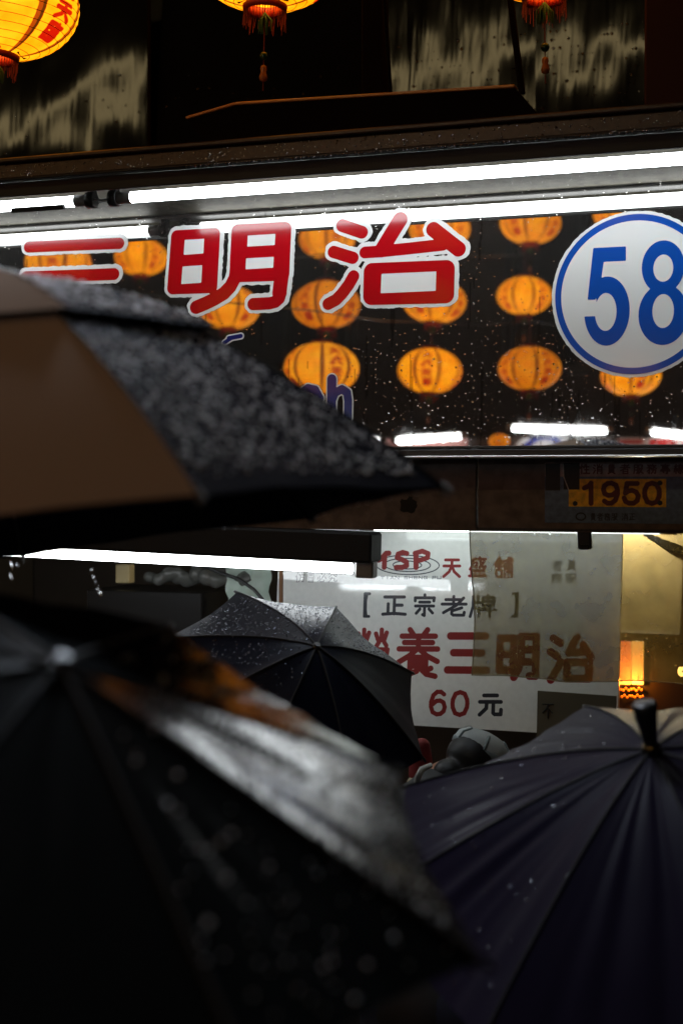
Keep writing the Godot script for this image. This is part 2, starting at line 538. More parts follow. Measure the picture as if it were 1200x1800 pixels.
# ---------------------------------------------------------------- lamps
func area(parent: Node3D, p: Vector3, bs: Basis, size: Vector2, c: Color, e: float) -> void:   # p in the space of the parent; shines along -z of bs
	var l := AreaLight3D.new()
	l.name = "light"
	parent.add_child(l, true)
	l.transform = Transform3D(bs, p)
	l.area_size = size
	l.light_color = c
	l.light_energy = e
	l.area_range = 12.0
	l.area_attenuation = 2.0
	l.shadow_enabled = true

func tube_lamp(called: String, label: String, a: Vector3, b: Vector3, r: float, m: Material, down: Vector3, energy: float, stall := true, group := "", caps := true) -> Node3D:
	var mid := (a + b) * 0.5
	var t := stall_thing(called, label, "fluorescent tube", mid, group) if stall else world_thing(called, label, "fluorescent tube", mid, group)
	var d := (b - a).normalized()
	var g := MB.new(org)
	var cl := 0.022
	g.tube([a + d * cl, b - d * cl], [r], 20, true)
	put("glass_tube", g, m, t)
	if caps:
		for s in [[a, d], [b, -d]]:
			var e := MB.new(org)
			e.tube([s[0] - s[1] * 0.012, s[0] - s[1] * 0.012, s[0] + s[1] * (cl + 0.008), s[0] + s[1] * (cl + 0.01)], [r * 0.7, r * 1.06, r * 1.06, r * 0.9], 18)
			put("end_cap", e, M.cap_grey, t)
			var h := MB.new(org)
			h.tube([s[0] - s[1] * 0.02, s[0] - s[1] * 0.012], [r * 0.16], 6)
			put("contact_pin", h, M.steel_dark, t)
	var zz := -down.normalized()
	var xx := d
	var yy := zz.cross(xx).normalized()
	area(t, down.normalized() * (r + 0.003), Basis(xx, yy, xx.cross(yy)), Vector2((b - a).length() - 0.06, r * 1.4), Color(0.93, 0.98, 1.0), energy)
	return t

# ---------------------------------------------------------------- lanterns
func lantern_print() -> ImageTexture:
	var p := Print.new(1024, 384, Color(1.0, 0.72, 0.16), Vector2(0, 0), Vector2(1024, 384))
	var f := FastNoiseLite.new()
	f.seed = 5; f.frequency = 0.012; f.fractal_octaves = 4
	for y in 384:
		for x in 1024:
			var v := f.get_noise_3d(cos(TAU * x / 1024.0) * 160.0, sin(TAU * x / 1024.0) * 160.0, y * 1.4)
			p.im.set_pixel(x, y, Color(1.0, 0.60 + 0.10 * v, 0.04 + 0.05 * v))
	for k in 8:                                          # glued paper seams
		var x := 64.0 + k * 128.0
		p.line(PackedVector2Array([Vector2(x, 0), Vector2(x, 384)]), 20, Color(0.58, 0.21, 0.015))
		p.line(PackedVector2Array([Vector2(x + 5, 0), Vector2(x + 5, 384)]), 7, Color(0.28, 0.11, 0.01))
	for k in 4:                                          # columns of red characters
		var cx := 128.0 + k * 256.0
		var n := 0
		for g in ["da", "jiu9", "tian", "lin"]:
			var y := 74.0 + n * 62.0
			p.glyph(strokes(g, Vector2(cx - 27, y), Vector2(cx + 27, y), Vector2(cx - 27, y + 50)), 11, Color(0.66, 0.04, 0.01))
			n += 1
	return p.tex()

func make_lantern(label: String, p: Vector3, group: String) -> Node3D:
	var t := world_thing("paper_lantern", label, "lantern", p, group)
	org = Vector3.ZERO
	var a := 0.195
	var b := 0.137
	var s := MB.new(org, true, true)
	var pr := []
	var nr := 17
	for i in nr * 4 + 1:
		var ang := lerpf(-1.30, 1.30, i / float(nr * 4))
		var bulge := 1.0 + 0.012 * absf(sin(PI * i / 4.0)) - 0.006
		pr.append(Vector2(a * cos(ang) * bulge, b * sin(ang)))
	s.lathe(Vector3.ZERO, pr, Basis(), 48)
	put("paper_shell", s, M.lantern_paper, t)
	var w := MB.new(org)
	for i in range(1, nr):
		var ang := lerpf(-1.30, 1.30, i / float(nr))
		var ring := []
		for k in 33: ring.append(Vector3(cos(TAU * k / 32), 0, sin(TAU * k / 32)) * (a * cos(ang) * 0.9955) + Vector3(0, b * sin(ang), 0))
		w.tube(ring, [0.0009], 4, false)
	put("wire_hoops", w, M.wire_dark, t).set_meta("kind", "stuff")
	for sgn in [-1, 1]:
		var c := MB.new(org)
		var y: float = sgn * b * sin(1.30)
		c.lathe(Vector3(0, y, 0), [Vector2(0.044, -0.012), Vector2(0.055, -0.014), Vector2(0.057, 0.0), Vector2(0.055, 0.014), Vector2(0.044, 0.012), Vector2(0.044, -0.012)], Basis(), 28)
		put("collar_ring", c, M.lantern_red, t)
	var fr := MB.new(org)
	for k in 46:
		var an := TAU * k / 46.0
		var top := Vector3(cos(an), 0, sin(an)) * 0.052 + Vector3(0, -b * sin(1.30) - 0.01, 0)
		var len_ := rng.randf_range(0.02, 0.055)
		fr.tube([top, top + Vector3(rng.randf_range(-0.004, 0.004), -len_, rng.randf_range(-0.004, 0.004))], [0.0012, 0.0008], 4, false)
	put("fringe", fr, M.fringe_red, t).set_meta("kind", "stuff")
	for k in 4:
		var fl := MB.new(org)
		var an := 0.5 + TAU * k / 4.0
		var d := Vector3(cos(an), 0, sin(an))
		var q := Vector3(-d.z, 0, d.x)
		var c0 := d * 0.060 + Vector3(0, -b * 0.955, 0)
		fl.tri(c0 - q * 0.03, c0 + q * 0.03, c0 + d * 0.045 + q * 0.012 + Vector3(0, 0.026, 0))
		fl.tri(c0 - q * 0.03, c0 + d * 0.045 + q * 0.012 + Vector3(0, 0.026, 0), c0 + d * 0.03 - q * 0.03 + Vector3(0, 0.014, 0))
		put("petal_trim", fl, M.black_cloth, t)
	var hang := MB.new(org)
	hang.tube([Vector3(0, b * 0.9, 0), Vector3(0, b + 0.16, 0)], [0.0025], 6)
	hang.tube([Vector3(-0.05, b * 0.965, 0), Vector3(0, b * 0.965 + 0.02, 0), Vector3(0.05, b * 0.965, 0)], [0.002], 5)
	put("hanging_cord", hang, M.fringe_red, t)
	var pend := MB.new(org)
	pend.tube([Vector3(0, -b * 0.9, 0), Vector3(0, -b - 0.21, 0)], [0.0014], 5)
	put("pendant_cord", pend, M.fringe_red, t)
	var tas := MB.new(org)
	for k in 26:
		var r3 := 0.022 * sqrt(rng.randf())
		var an := rng.randf() * TAU
		tas.tube([Vector3(0, -b - 0.012, 0), Vector3(cos(an) * r3, -b - 0.035, sin(an) * r3), Vector3(cos(an) * r3, -b - 0.062, sin(an) * r3)], [0.0022, 0.0026, 0.001], 4)
	put("green_tassel", tas, M.green_yarn, t)
	var bd := MB.new(org)
	bd.ball(Vector3(0, -b - 0.122, 0), Vector3(0.011, 0.011, 0.011))
	put("green_bead", bd, M.green_bead, t)
	var go := MB.new(org)
	go.lathe(Vector3(0, -b - 0.172, 0), [Vector2(0.0001, -0.015), Vector2(0.009, -0.012), Vector2(0.011, -0.004), Vector2(0.0075, 0.006), Vector2(0.0068, 0.010), Vector2(0.0085, 0.017), Vector2(0.007, 0.024), Vector2(0.0001, 0.028)], Basis(), 14)
	put("wooden_gourd", go, M.gourd, t)
	var bulb := MB.new(org)
	bulb.ball(Vector3(0, -0.03, 0), Vector3(0.022, 0.03, 0.022))
	put("bulb", bulb, M.bulb_glow, t)
	var l := OmniLight3D.new()
	l.name = "light"
	l.light_color = Color(1.0, 0.62, 0.22)
	l.light_energy = 0.045
	l.light_size = 0.03
	l.omni_range = 12.0
	l.omni_attenuation = 2.0
	l.shadow_enabled = true
	t.add_child(l)
	l.position = Vector3(0, -0.03, 0)
	return t

func lantern(label: String, p: Vector3, scale_ := 1.0, turn := 0.0, group := "yellow paper lanterns strung over the lane") -> Node3D:
	var t: Node3D
	if lantern0 == null:
		t = make_lantern(label, p, group)
		lantern0 = t
	else:
		t = lantern0.duplicate()
		t.name = numbered("paper_lantern")
		add_child(t)
		t.position = p
		tag(t, label, "lantern", group)
	t.rotation.y = turn
	t.rotation.z = rng.randf_range(-0.09, 0.09)
	if group.ends_with("lane"):
		t.get_node("paper_shell").material_override = M["lantern_paper_%d" % (rng.randi() % 3)]
	t.scale = Vector3.ONE * scale_
	return t

# ---------------------------------------------------------------- umbrellas
class Umb:
	var apex: Vector3
	var a: Vector3
	var e: Vector3
	var f: Vector3
	var spin: float
	var R: float
	var H: float
	var pw: float
	var n: int
	var dip := 0.035
	var pleat := 0.0
	var nz := FastNoiseLite.new()
	func rib(k: float, s: float) -> Vector3:
		var th := spin + TAU * k / n
		return apex + (e * cos(th) + f * sin(th)) * R * s - a * H * pow(s, pw)
	func at(k: int, t: float, s: float, lift := 0.0) -> Vector3:     # on the panel between the ribs k and k + 1; the cloth dips a little between them
		var p := rib(k, s).lerp(rib(k + 1, s), t)
		var w := nz.get_noise_3d(k * 50.0 + t * 30.0, s * 9.0, 0.0) * 0.012 * s * sin(PI * t)
		if pleat > 0.0:
			w += pleat * nz.get_noise_3d(k * 70.0 + t * 130.0, s * 7.0, 90.0) * sqrt(s) * sin(PI * t)
		return p + a * (lift + w - dip * R * s * sin(PI * t))
	func normal(k: int, t: float, s: float) -> Vector3:
		var d := 0.01
		var q := (at(k, t + d, s) - at(k, t - d, s)).cross(at(k, t, s + d) - at(k, t, s - d)).normalized()
		return q if q.dot(a) > 0 else -q

func umbrella(label: String, p: Array, n: int, pw: float, depth_mul: float, mats: Array, lining: Material, vent: float, group: String, ferrule: Array, sd: int, dip := 0.035, pleat := 0.0) -> Array:
	var u := Umb.new()
	u.apex = at(p[0], p[1], p[2] * depth_mul)
	u.a = Vector3(sin(p[3]), cos(p[3]) * cos(p[4]), cos(p[3]) * sin(p[4])).normalized()
	u.e = (Vector3.RIGHT - u.a * u.a.x).normalized()
	u.f = u.e.cross(u.a)
	u.spin = p[5]; u.R = p[6]; u.H = p[7]; u.pw = pw; u.n = n
	u.dip = dip; u.pleat = pleat
	u.nz.seed = sd; u.nz.frequency = 0.05
	var t := world_thing("umbrella", label, "umbrella", u.apex - u.a * 0.85, group)
	var st := 28 if pleat > 0.0 else 12
	for k in n:
		var c := MB.new(org)
		var lay := [[0.0, 1.0, 0.0]] if vent <= 0.0 else [[0.0, vent, 0.022], [vent - 0.16, 1.0, 0.0]]
		for L in lay:
			var ss := 22 if L[1] > 0.9 else 14
			for i in ss:
				for j in st:
					var q := []
					for cc in [[i, j], [i, j + 1], [i + 1, j + 1], [i + 1, j]]:
						var tt: float = cc[1] / float(st)
						var s1: float = L[1] * (1.0 - (0.045 if L[1] > 0.9 else 0.09) * sin(PI * tt))
						var s := lerpf(L[0], s1, cc[0] / float(ss))
						q.append(u.at(k, tt, s, L[2] * s / maxf(L[1], 0.01)))
					if i == 0 and L[0] == 0.0: c.tri(q[0], q[2], q[3])
					else: c.quad(q[0], q[1], q[2], q[3])
		put("canopy_panel", c, mats[k % mats.size()], t)
		if lining:
			var li := MB.new(org)
			for i in 16:
				for j in st:
					var q := []
					for cc in [[i, j], [i, j + 1], [i + 1, j + 1], [i + 1, j]]:
						var tt: float = cc[1] / float(st)
						q.append(u.at(k, tt, lerpf(0.05, 0.996 * (1.0 - 0.045 * sin(PI * tt)), cc[0] / 16.0), -0.005))
					li.quad(q[3], q[2], q[1], q[0])
			put("lining_panel", li, lining, t)
	for k in n:
		var hm := MB.new(org)                            # the hem seam over each rib
		var pts := []
		for i in 25: pts.append(u.rib(k, 0.02 + 0.975 * i / 24.0) + u.a * 0.0015)
		hm.tube(pts, [0.0022], 6, false)
		put("seam", hm, M.seam_tape, t)
		var r := MB.new(org)
		var pr := []
		for i in 21: pr.append(u.rib(k, 0.03 + 0.97 * i / 20.0) - u.a * 0.012)
		r.tube(pr, [0.0022], 6)
		r.tube([u.rib(k, 0.5) - u.a * 0.014, u.apex - u.a * 0.34], [0.0022], 6)
		var rb := put("rib", r, M.steel_dark, t)
		var tp := MB.new(org)
		var tip := u.rib(k, 1.0)
		var td := (u.rib(k, 1.0) - u.rib(k, 0.97)).normalized()
		tp.tube([tip - td * 0.012, tip + td * 0.004, tip + td * 0.012], [0.0028, 0.0042, 0.0028], 8)
		put("rib_tip", tp, M.black_plastic, t)
	var sh := MB.new(org)
	sh.tube([u.apex + u.a * 0.01, u.apex - u.a * 0.74], [0.0065], 12)
	put("shaft", sh, M.steel_dark, t)
	var hd := MB.new(org)
	hd.tube([u.apex - u.a * 0.73, u.apex - u.a * 0.74, u.apex - u.a * 0.84, u.apex - u.a * 0.85], [0.012, 0.016, 0.018, 0.012], 14)
	put("handle", hd, M.black_plastic, t)
	var rn := MB.new(org)
	rn.tube([u.apex - u.a * 0.31, u.apex - u.a * 0.37], [0.013], 12)
	put("runner", rn, M.black_plastic, t)
	var bs := Basis(u.e, u.a, u.e.cross(u.a))
	var fe := MB.new(org)
	var prof := []
	for v in ferrule: prof.append(Vector2(v[0], v[1]))
	fe.lathe(u.apex, prof, bs, 20)
	put("ferrule", fe, M.black_plastic, t)
	if ferrule.size() > 6:
		var rg := MB.new(org)
		rg.lathe(u.apex, [Vector2(0.007, 0.002), Vector2(0.0135, 0.004), Vector2(0.0145, 0.008), Vector2(0.0135, 0.012), Vector2(0.007, 0.014)], bs, 20)
		put("brass_collar", rg, M.brass, t)
	return [t, u]

func rain_on(u: Umb, count: int, r0: float, r1: float, s0: float, panels: Array, lift := 0.001) -> Array:
	var w := []
	for i in count:
		var k: int = panels[rng.randi() % panels.size()]
		var s := s0 + (0.97 - s0) * sqrt(rng.randf())
		var t := rng.randf_range(0.02, 0.98)
		var r := lerpf(r0, r1, pow(rng.randf(), 2.5))
		w.append([u.at(k, t, s * (1.0 - 0.045 * sin(PI * t)), lift) - org, u.normal(k, t, s), r])
	return w

func wall_quad_uv(mb: MB, x0: float, x1: float, y0: float, y1: float, z: float) -> void:
	var v := [Vector3(x0, y0, z), Vector3(x1, y0, z), Vector3(x1, y1, z), Vector3(x0, y1, z)]
	var t := [Vector2(0, 1), Vector2(1, 1), Vector2(1, 0), Vector2(0, 0)]
	mb.tri_uv(v[0], v[1], v[2], t[0], t[1], t[2])
	mb.tri_uv(v[0], v[2], v[3], t[0], t[2], t[3])

func opp(px: float, py: float, z: float) -> Vector3:      # stall-space point across the lane whose mirror image is seen there
	var p := over_mirror(on(px, py, -z))
	p.z = z
	return p

func simple_box(called: String, label: String, category: String, c: Vector3, s: Vector3, m: Material, kind := "", part := "") -> Node3D:
	var t := stall_thing(called, label, category, Vector3(c.x, c.y - s.y * 0.5, c.z))
	if kind: t.set_meta("kind", kind)
	var b := MB.new(org)
	b.box(c, s)
	put(part if part else "body", b, m, t)
	return t

func materials() -> void:
	var tube := glow("tube_white", Color(0.92, 0.97, 1.0), 15.0)
	tube.resource_name = "tube_white"
	glow("tube_inner", Color(0.90, 1.0, 0.95), 7.0)
	glow("tube_across", Color(0.95, 0.98, 1.0), 15.0)
	glow("flood_white", Color(0.9, 0.96, 1.0), 20.0)
	glow("bulb_glow", Color(1.0, 0.75, 0.35), 5.0)
	glow("bulb_warm", Color(1.0, 0.92, 0.72), 6.0)
	glow("glow_orange", Color(1.0, 0.14, 0.01), 1.0)
	glow("glow_amber_bright", Color(1.0, 0.55, 0.12), 6.0)
	glow("glow_amber", Color(1.0, 0.48, 0.06), 1.25)
	mat("cap_grey", grey(0.22), 0.4, 0.2)
	mat("steel_dark", grey(0.10), 0.35, 0.8)
	mat("black_plastic", grey(0.018), 0.3)
	mat("black_matte", grey(0.012), 0.8)
	mat("brass", Color(0.55, 0.36, 0.12), 0.25, 1.0)
	mat("wire_dark", Color(0.06, 0.03, 0.01), 0.7)
	mat("lantern_red", Color(0.30, 0.018, 0.008), 0.5)
	mat("fringe_red", Color(0.16, 0.012, 0.006), 0.7)
	mat("black_cloth", grey(0.01), 0.9)
	mat("green_yarn", Color(0.015, 0.09, 0.02), 0.8)
	mat("green_bead", Color(0.01, 0.05, 0.02), 0.2)
	mat("gourd", Color(0.35, 0.12, 0.03), 0.3)
	var lp := mat("lantern_paper", Color(0.55, 0.36, 0.08), 0.7)
	lp.emission_enabled = true
	lp.emission = Color.WHITE
	lp.emission_operator = BaseMaterial3D.EMISSION_OP_MULTIPLY
	lp.emission_texture = lantern_print()
	lp.emission_energy_multiplier = 1.8
	for i in 3:                                           # older and newer paper, weaker and stronger bulbs
		var v: StandardMaterial3D = lp.duplicate()
		v.resource_name = "lantern_paper_%d" % i
		v.emission_energy_multiplier = [1.45, 1.9, 2.3][i]
		v.emission = [Color(1.0, 0.93, 0.9), Color(1, 1, 1), Color(1.0, 1.0, 0.85)][i]
		M[v.resource_name] = v
	# mirror steel of the sign: dust specks, wipe marks and drip runs that are there in the photograph
	var w := 1024
	var h := 400
	var im := Image.create(w, h, false, Image.FORMAT_RGB8)
	var ro := Image.create(w, h, false, Image.FORMAT_RGB8)
	var f1 := FastNoiseLite.new()
	f1.seed = 3; f1.frequency = 0.012; f1.fractal_octaves = 5
	var f2 := FastNoiseLite.new()
	f2.seed = 9; f2.frequency = 0.09; f2.fractal_octaves = 3
	var f3 := FastNoiseLite.new()
	f3.seed = 12; f3.frequency = 0.06; f3.fractal_octaves = 2
	var r2 := RandomNumberGenerator.new()
	r2.seed = 4
	for y in h:
		for x in w:
			var a := f1.get_noise_2d(x, y)
			var b := f2.get_noise_2d(x * 1.0, y * 0.4)
			var run := f3.get_noise_2d(x * 2.2, y * 0.05)
			var drip := 1.0 if run > 0.42 and y > 270.0 + 400.0 * f3.get_noise_2d(x * 0.7, 91.0) else 0.0
			var sp := 1.0 if r2.randf() < 0.004 else 0.0
			var v := 0.68 + 0.04 * a - 0.03 * b - 0.16 * drip + 0.08 * sp
			im.set_pixel(x, y, Color(v, v * 0.985, v * 0.96))
			var q := 0.012 + 0.03 * maxf(a - 0.1, 0.0) + 0.02 * maxf(b - 0.2, 0.0) + 0.35 * sp + 0.012 * drip
			q = minf(q, 0.5)
			ro.set_pixel(x, y, Color(q, q, q))
	var st := mat("mirror_steel", Color.WHITE, 1.0, 0.96)
	st.albedo_color = Color.WHITE
	st.albedo_texture = ImageTexture.create_from_image(im)
	st.roughness_texture = ImageTexture.create_from_image(ro)
	st.roughness_texture_channel = BaseMaterial3D.TEXTURE_CHANNEL_RED
	for v in [["vinyl_white", Color(0.74, 0.76, 0.76)], ["vinyl_red", Color(0.40, 0.002, 0.008)], ["vinyl_blue", Color(0.004, 0.07, 0.38)], ["vinyl_navy", Color(0.01, 0.02, 0.16)]]:
		var m := mat(v[0], v[1], 0.14)
		m.metallic_specular = 0.35
		m.clearcoat_enabled = true
		m.clearcoat = 0.25
		m.clearcoat_roughness = 0.04
	var water := mat("water", Color(0.95, 0.97, 1.0), 0.02)
	water.refraction_enabled = true
	water.refraction_scale = 0.033
	water.albedo_color.a = 0.0
	water.transparency = BaseMaterial3D.TRANSPARENCY_ALPHA
	mat("bead", Color(0.34, 0.35, 0.38), 0.04, 1.0)
	mat("bead_fine", Color(0.13, 0.14, 0.17), 0.05, 1.0)
	mat("bead_glint_white", Color(0.82, 0.84, 0.90), 0.08, 0.0)  # near-white colour stands in for the glints of clear drops
	var cn := noise_tex(0.35, [[0.0, grey(0.0)], [1.0, grey(1.0)]], 256, 21, 3)
	for v in [["cloth_black", Color(0.012, 0.012, 0.018), 0.6, 0.06], ["cloth_navy", Color(0.005, 0.006, 0.013), 0.40, 0.25], ["cloth_violet", Color(0.015, 0.011, 0.028), 0.42, 0.16], ["cloth_charcoal", Color(0.012, 0.014, 0.014), 0.17, 0.5], ["cloth_tan", Color(0.34, 0.25, 0.185), 0.8, 0.15], ["lining_navy", Color(0.010, 0.013, 0.028), 0.7, 0.3]]:
		var m := mat(v[0], v[1], v[2])
		m.metallic_specular = v[3]
		m.heightmap_enabled = true
		m.heightmap_texture = cn
		m.heightmap_scale = 0.005
		tri_map(m, 14.0)
	M.cloth_charcoal.clearcoat_enabled = true
	M.cloth_charcoal.clearcoat = 0.8
	M.cloth_charcoal.clearcoat_roughness = 0.13
	var dust := mat("canopy_metal", Color.WHITE, 0.6, 0.1)
	dust.albedo_color = Color.WHITE
	dust.albedo_texture = noise_tex(0.02, [[0.0, Color(0.03, 0.027, 0.014)], [0.38, Color(0.085, 0.078, 0.050)], [0.62, Color(0.12, 0.112, 0.078)], [0.80, Color(0.11, 0.095, 0.065)], [1.0, Color(0.04, 0.03, 0.02)]], 512, 7, 6)
	tri_map(dust, 1.6)
	var br := mat("brown_board", Color.WHITE, 0.35)
	br.albedo_color = Color.WHITE
	br.albedo_texture = noise_tex(0.03, [[0.0, Color(0.020, 0.010, 0.006)], [0.6, Color(0.045, 0.024, 0.015)], [1.0, Color(0.085, 0.050, 0.030)]], 512, 17, 5)
	tri_map(br, 2.2)
	var fa := mat("fascia_board", Color.WHITE, 0.55)
	fa.albedo_color = Color.WHITE
	fa.albedo_texture = noise_tex(0.02, [[0.0, Color(0.05, 0.035, 0.03)], [0.6, Color(0.14, 0.10, 0.085)], [1.0, Color(0.20, 0.15, 0.13)]], 512, 27, 5)
	tri_map(fa, 1.7)
	mat("maroon_wall", Color(0.055, 0.024, 0.020), 0.85).metallic_specular = 0.15
	mat("dark_wood", Color(0.008, 0.005, 0.004), 0.8).metallic_specular = 0.1
	mat("soffit_dark", grey(0.014), 0.6)
	mat("batten_white", grey(0.16), 0.5)
	mat("lantern_light_trim", Color(0.62, 0.24, 0.05), 0.30)  # lantern glow painted into the colour of the roof board edge
	mat("alloy", grey(0.72), 0.3, 0.6)
	mat("dark_metal", grey(0.035), 0.4, 0.4)
	mat("wet_film", grey(0.010), 0.07).metallic_specular = 0.32
	glow("lit_board_glow", Color(1.0, 0.76, 0.36), 9.0)
	var yw := mat("yellow_wall", Color.WHITE, 0.5)
	yw.albedo_color = Color.WHITE
	yw.albedo_texture = noise_tex(0.03, [[0.0, Color(0.34, 0.30, 0.18)], [0.5, Color(0.56, 0.46, 0.24)], [1.0, Color(0.64, 0.56, 0.34)]], 256, 35, 4)
	tri_map(yw, 1.0)
	mat("dark_interior", Color(0.07, 0.06, 0.05), 0.8)
	var pl := mat("old_plastic", Color.WHITE, 0.34)
	pl.transparency = BaseMaterial3D.TRANSPARENCY_ALPHA
	pl.albedo_color = Color(1, 1, 1, 0.72)
	pl.albedo_texture = noise_tex(0.02, [[0.0, Color(0.09, 0.07, 0.02)], [0.5, Color(0.19, 0.155, 0.045)], [1.0, Color(0.28, 0.235, 0.085)]], 512, 41, 6)
	pl.backlight_enabled = true
	pl.backlight = grey(0.8).linear_to_srgb()
	tri_map(pl, 0.9)
	mat("old_plastic_hem", Color(0.22, 0.19, 0.10), 0.4)
	mat("bag_grey", Color(0.12, 0.12, 0.11), 0.25)
	mat("bag_green", Color(0.55, 0.66, 0.58), 0.4)
	mat("cream_box", Color(0.60, 0.48, 0.25), 0.6)
	mat("rust_pipe", Color(0.16, 0.075, 0.03), 0.5, 0.3)
	mat("cardboard", Color(0.10, 0.085, 0.055), 0.8)
	mat("wet_asphalt", Color(0.03, 0.03, 0.032), 0.18)
	mat("far_wall", Color(0.055, 0.040, 0.030), 0.8)
	mat("far_pane", grey(0.02), 0.15)
	mat("seam_tape", grey(0.012), 0.7)
	mat("bun", Color(0.62, 0.30, 0.06), 0.3)
	mat("skin", Color(0.42, 0.20, 0.12), 0.55)
	mat("hair", Color(0.010, 0.008, 0.007), 0.5)
	mat("cap_cloth", Color(0.46, 0.49, 0.48), 0.8)
	mat("cap_band", Color(0.22, 0.26, 0.26), 0.8)
	mat("jacket", Color(0.018, 0.018, 0.020), 0.7)
	mat("collar_pale", Color(0.42, 0.35, 0.22), 0.8)
	mat("strap_white", Color(0.45, 0.42, 0.36), 0.6)
	mat("jeans", Color(0.02, 0.025, 0.05), 0.8)
	mat("red_cloth", Color(0.22, 0.015, 0.012), 0.7)

# ================================================================ the scene
func _ready() -> void:
	rng.seed = 11
	var cam := Camera3D.new()
	cam.name = "camera"
	var ca := CameraAttributesPhysical.new()
	ca.frustum_focal_length = 36.0
	ca.frustum_focus_distance = 4.15
	ca.exposure_aperture = 1.6
	ca.frustum_near = 0.05
	ca.frustum_far = 200.0
	cam.attributes = ca
	cam.fov = rad_to_deg(2.0 * atan(900.0 / F))
	cam.near = 0.05
	cam.far = 200.0
	cam.transform = Transform3D(cam_basis, EYE)
	add_child(cam)
	cam.current = true
	var env := Environment.new()
	env.background_mode = Environment.BG_SKY
	var sky := Sky.new()
	var sm := ProceduralSkyMaterial.new()
	sm.sky_top_color = Color(0.03, 0.035, 0.05)
	sm.sky_horizon_color = Color(0.09, 0.08, 0.075)
	sm.ground_horizon_color = Color(0.05, 0.045, 0.04)
	sm.ground_bottom_color = Color(0.02, 0.02, 0.02)
	sky.sky_material = sm
	env.sky = sky
	env.background_energy_multiplier = 0.25
	env.tonemap_mode = Environment.TONE_MAPPER_LINEAR
	env.tonemap_exposure = 1.0
	env.sdfgi_enabled = true
	env.ssao_enabled = true
	env.ssil_enabled = true
	var we := WorldEnvironment.new()
	we.name = "environment"
	we.environment = env
	add_child(we)
	glyphs()
	materials()
	structure()
	sign_front()
	lamps()
	upper_floor()
	inside_stall()
	across_the_lane()
	lanterns()
	umbrellas()
	person()
	small_things()

var xl: float
var xr: float
var y_under := 3.0          # underside of the canopy
var y_sill: float           # bottom of the mirror sign
var y_low: float            # bottom of the fascia

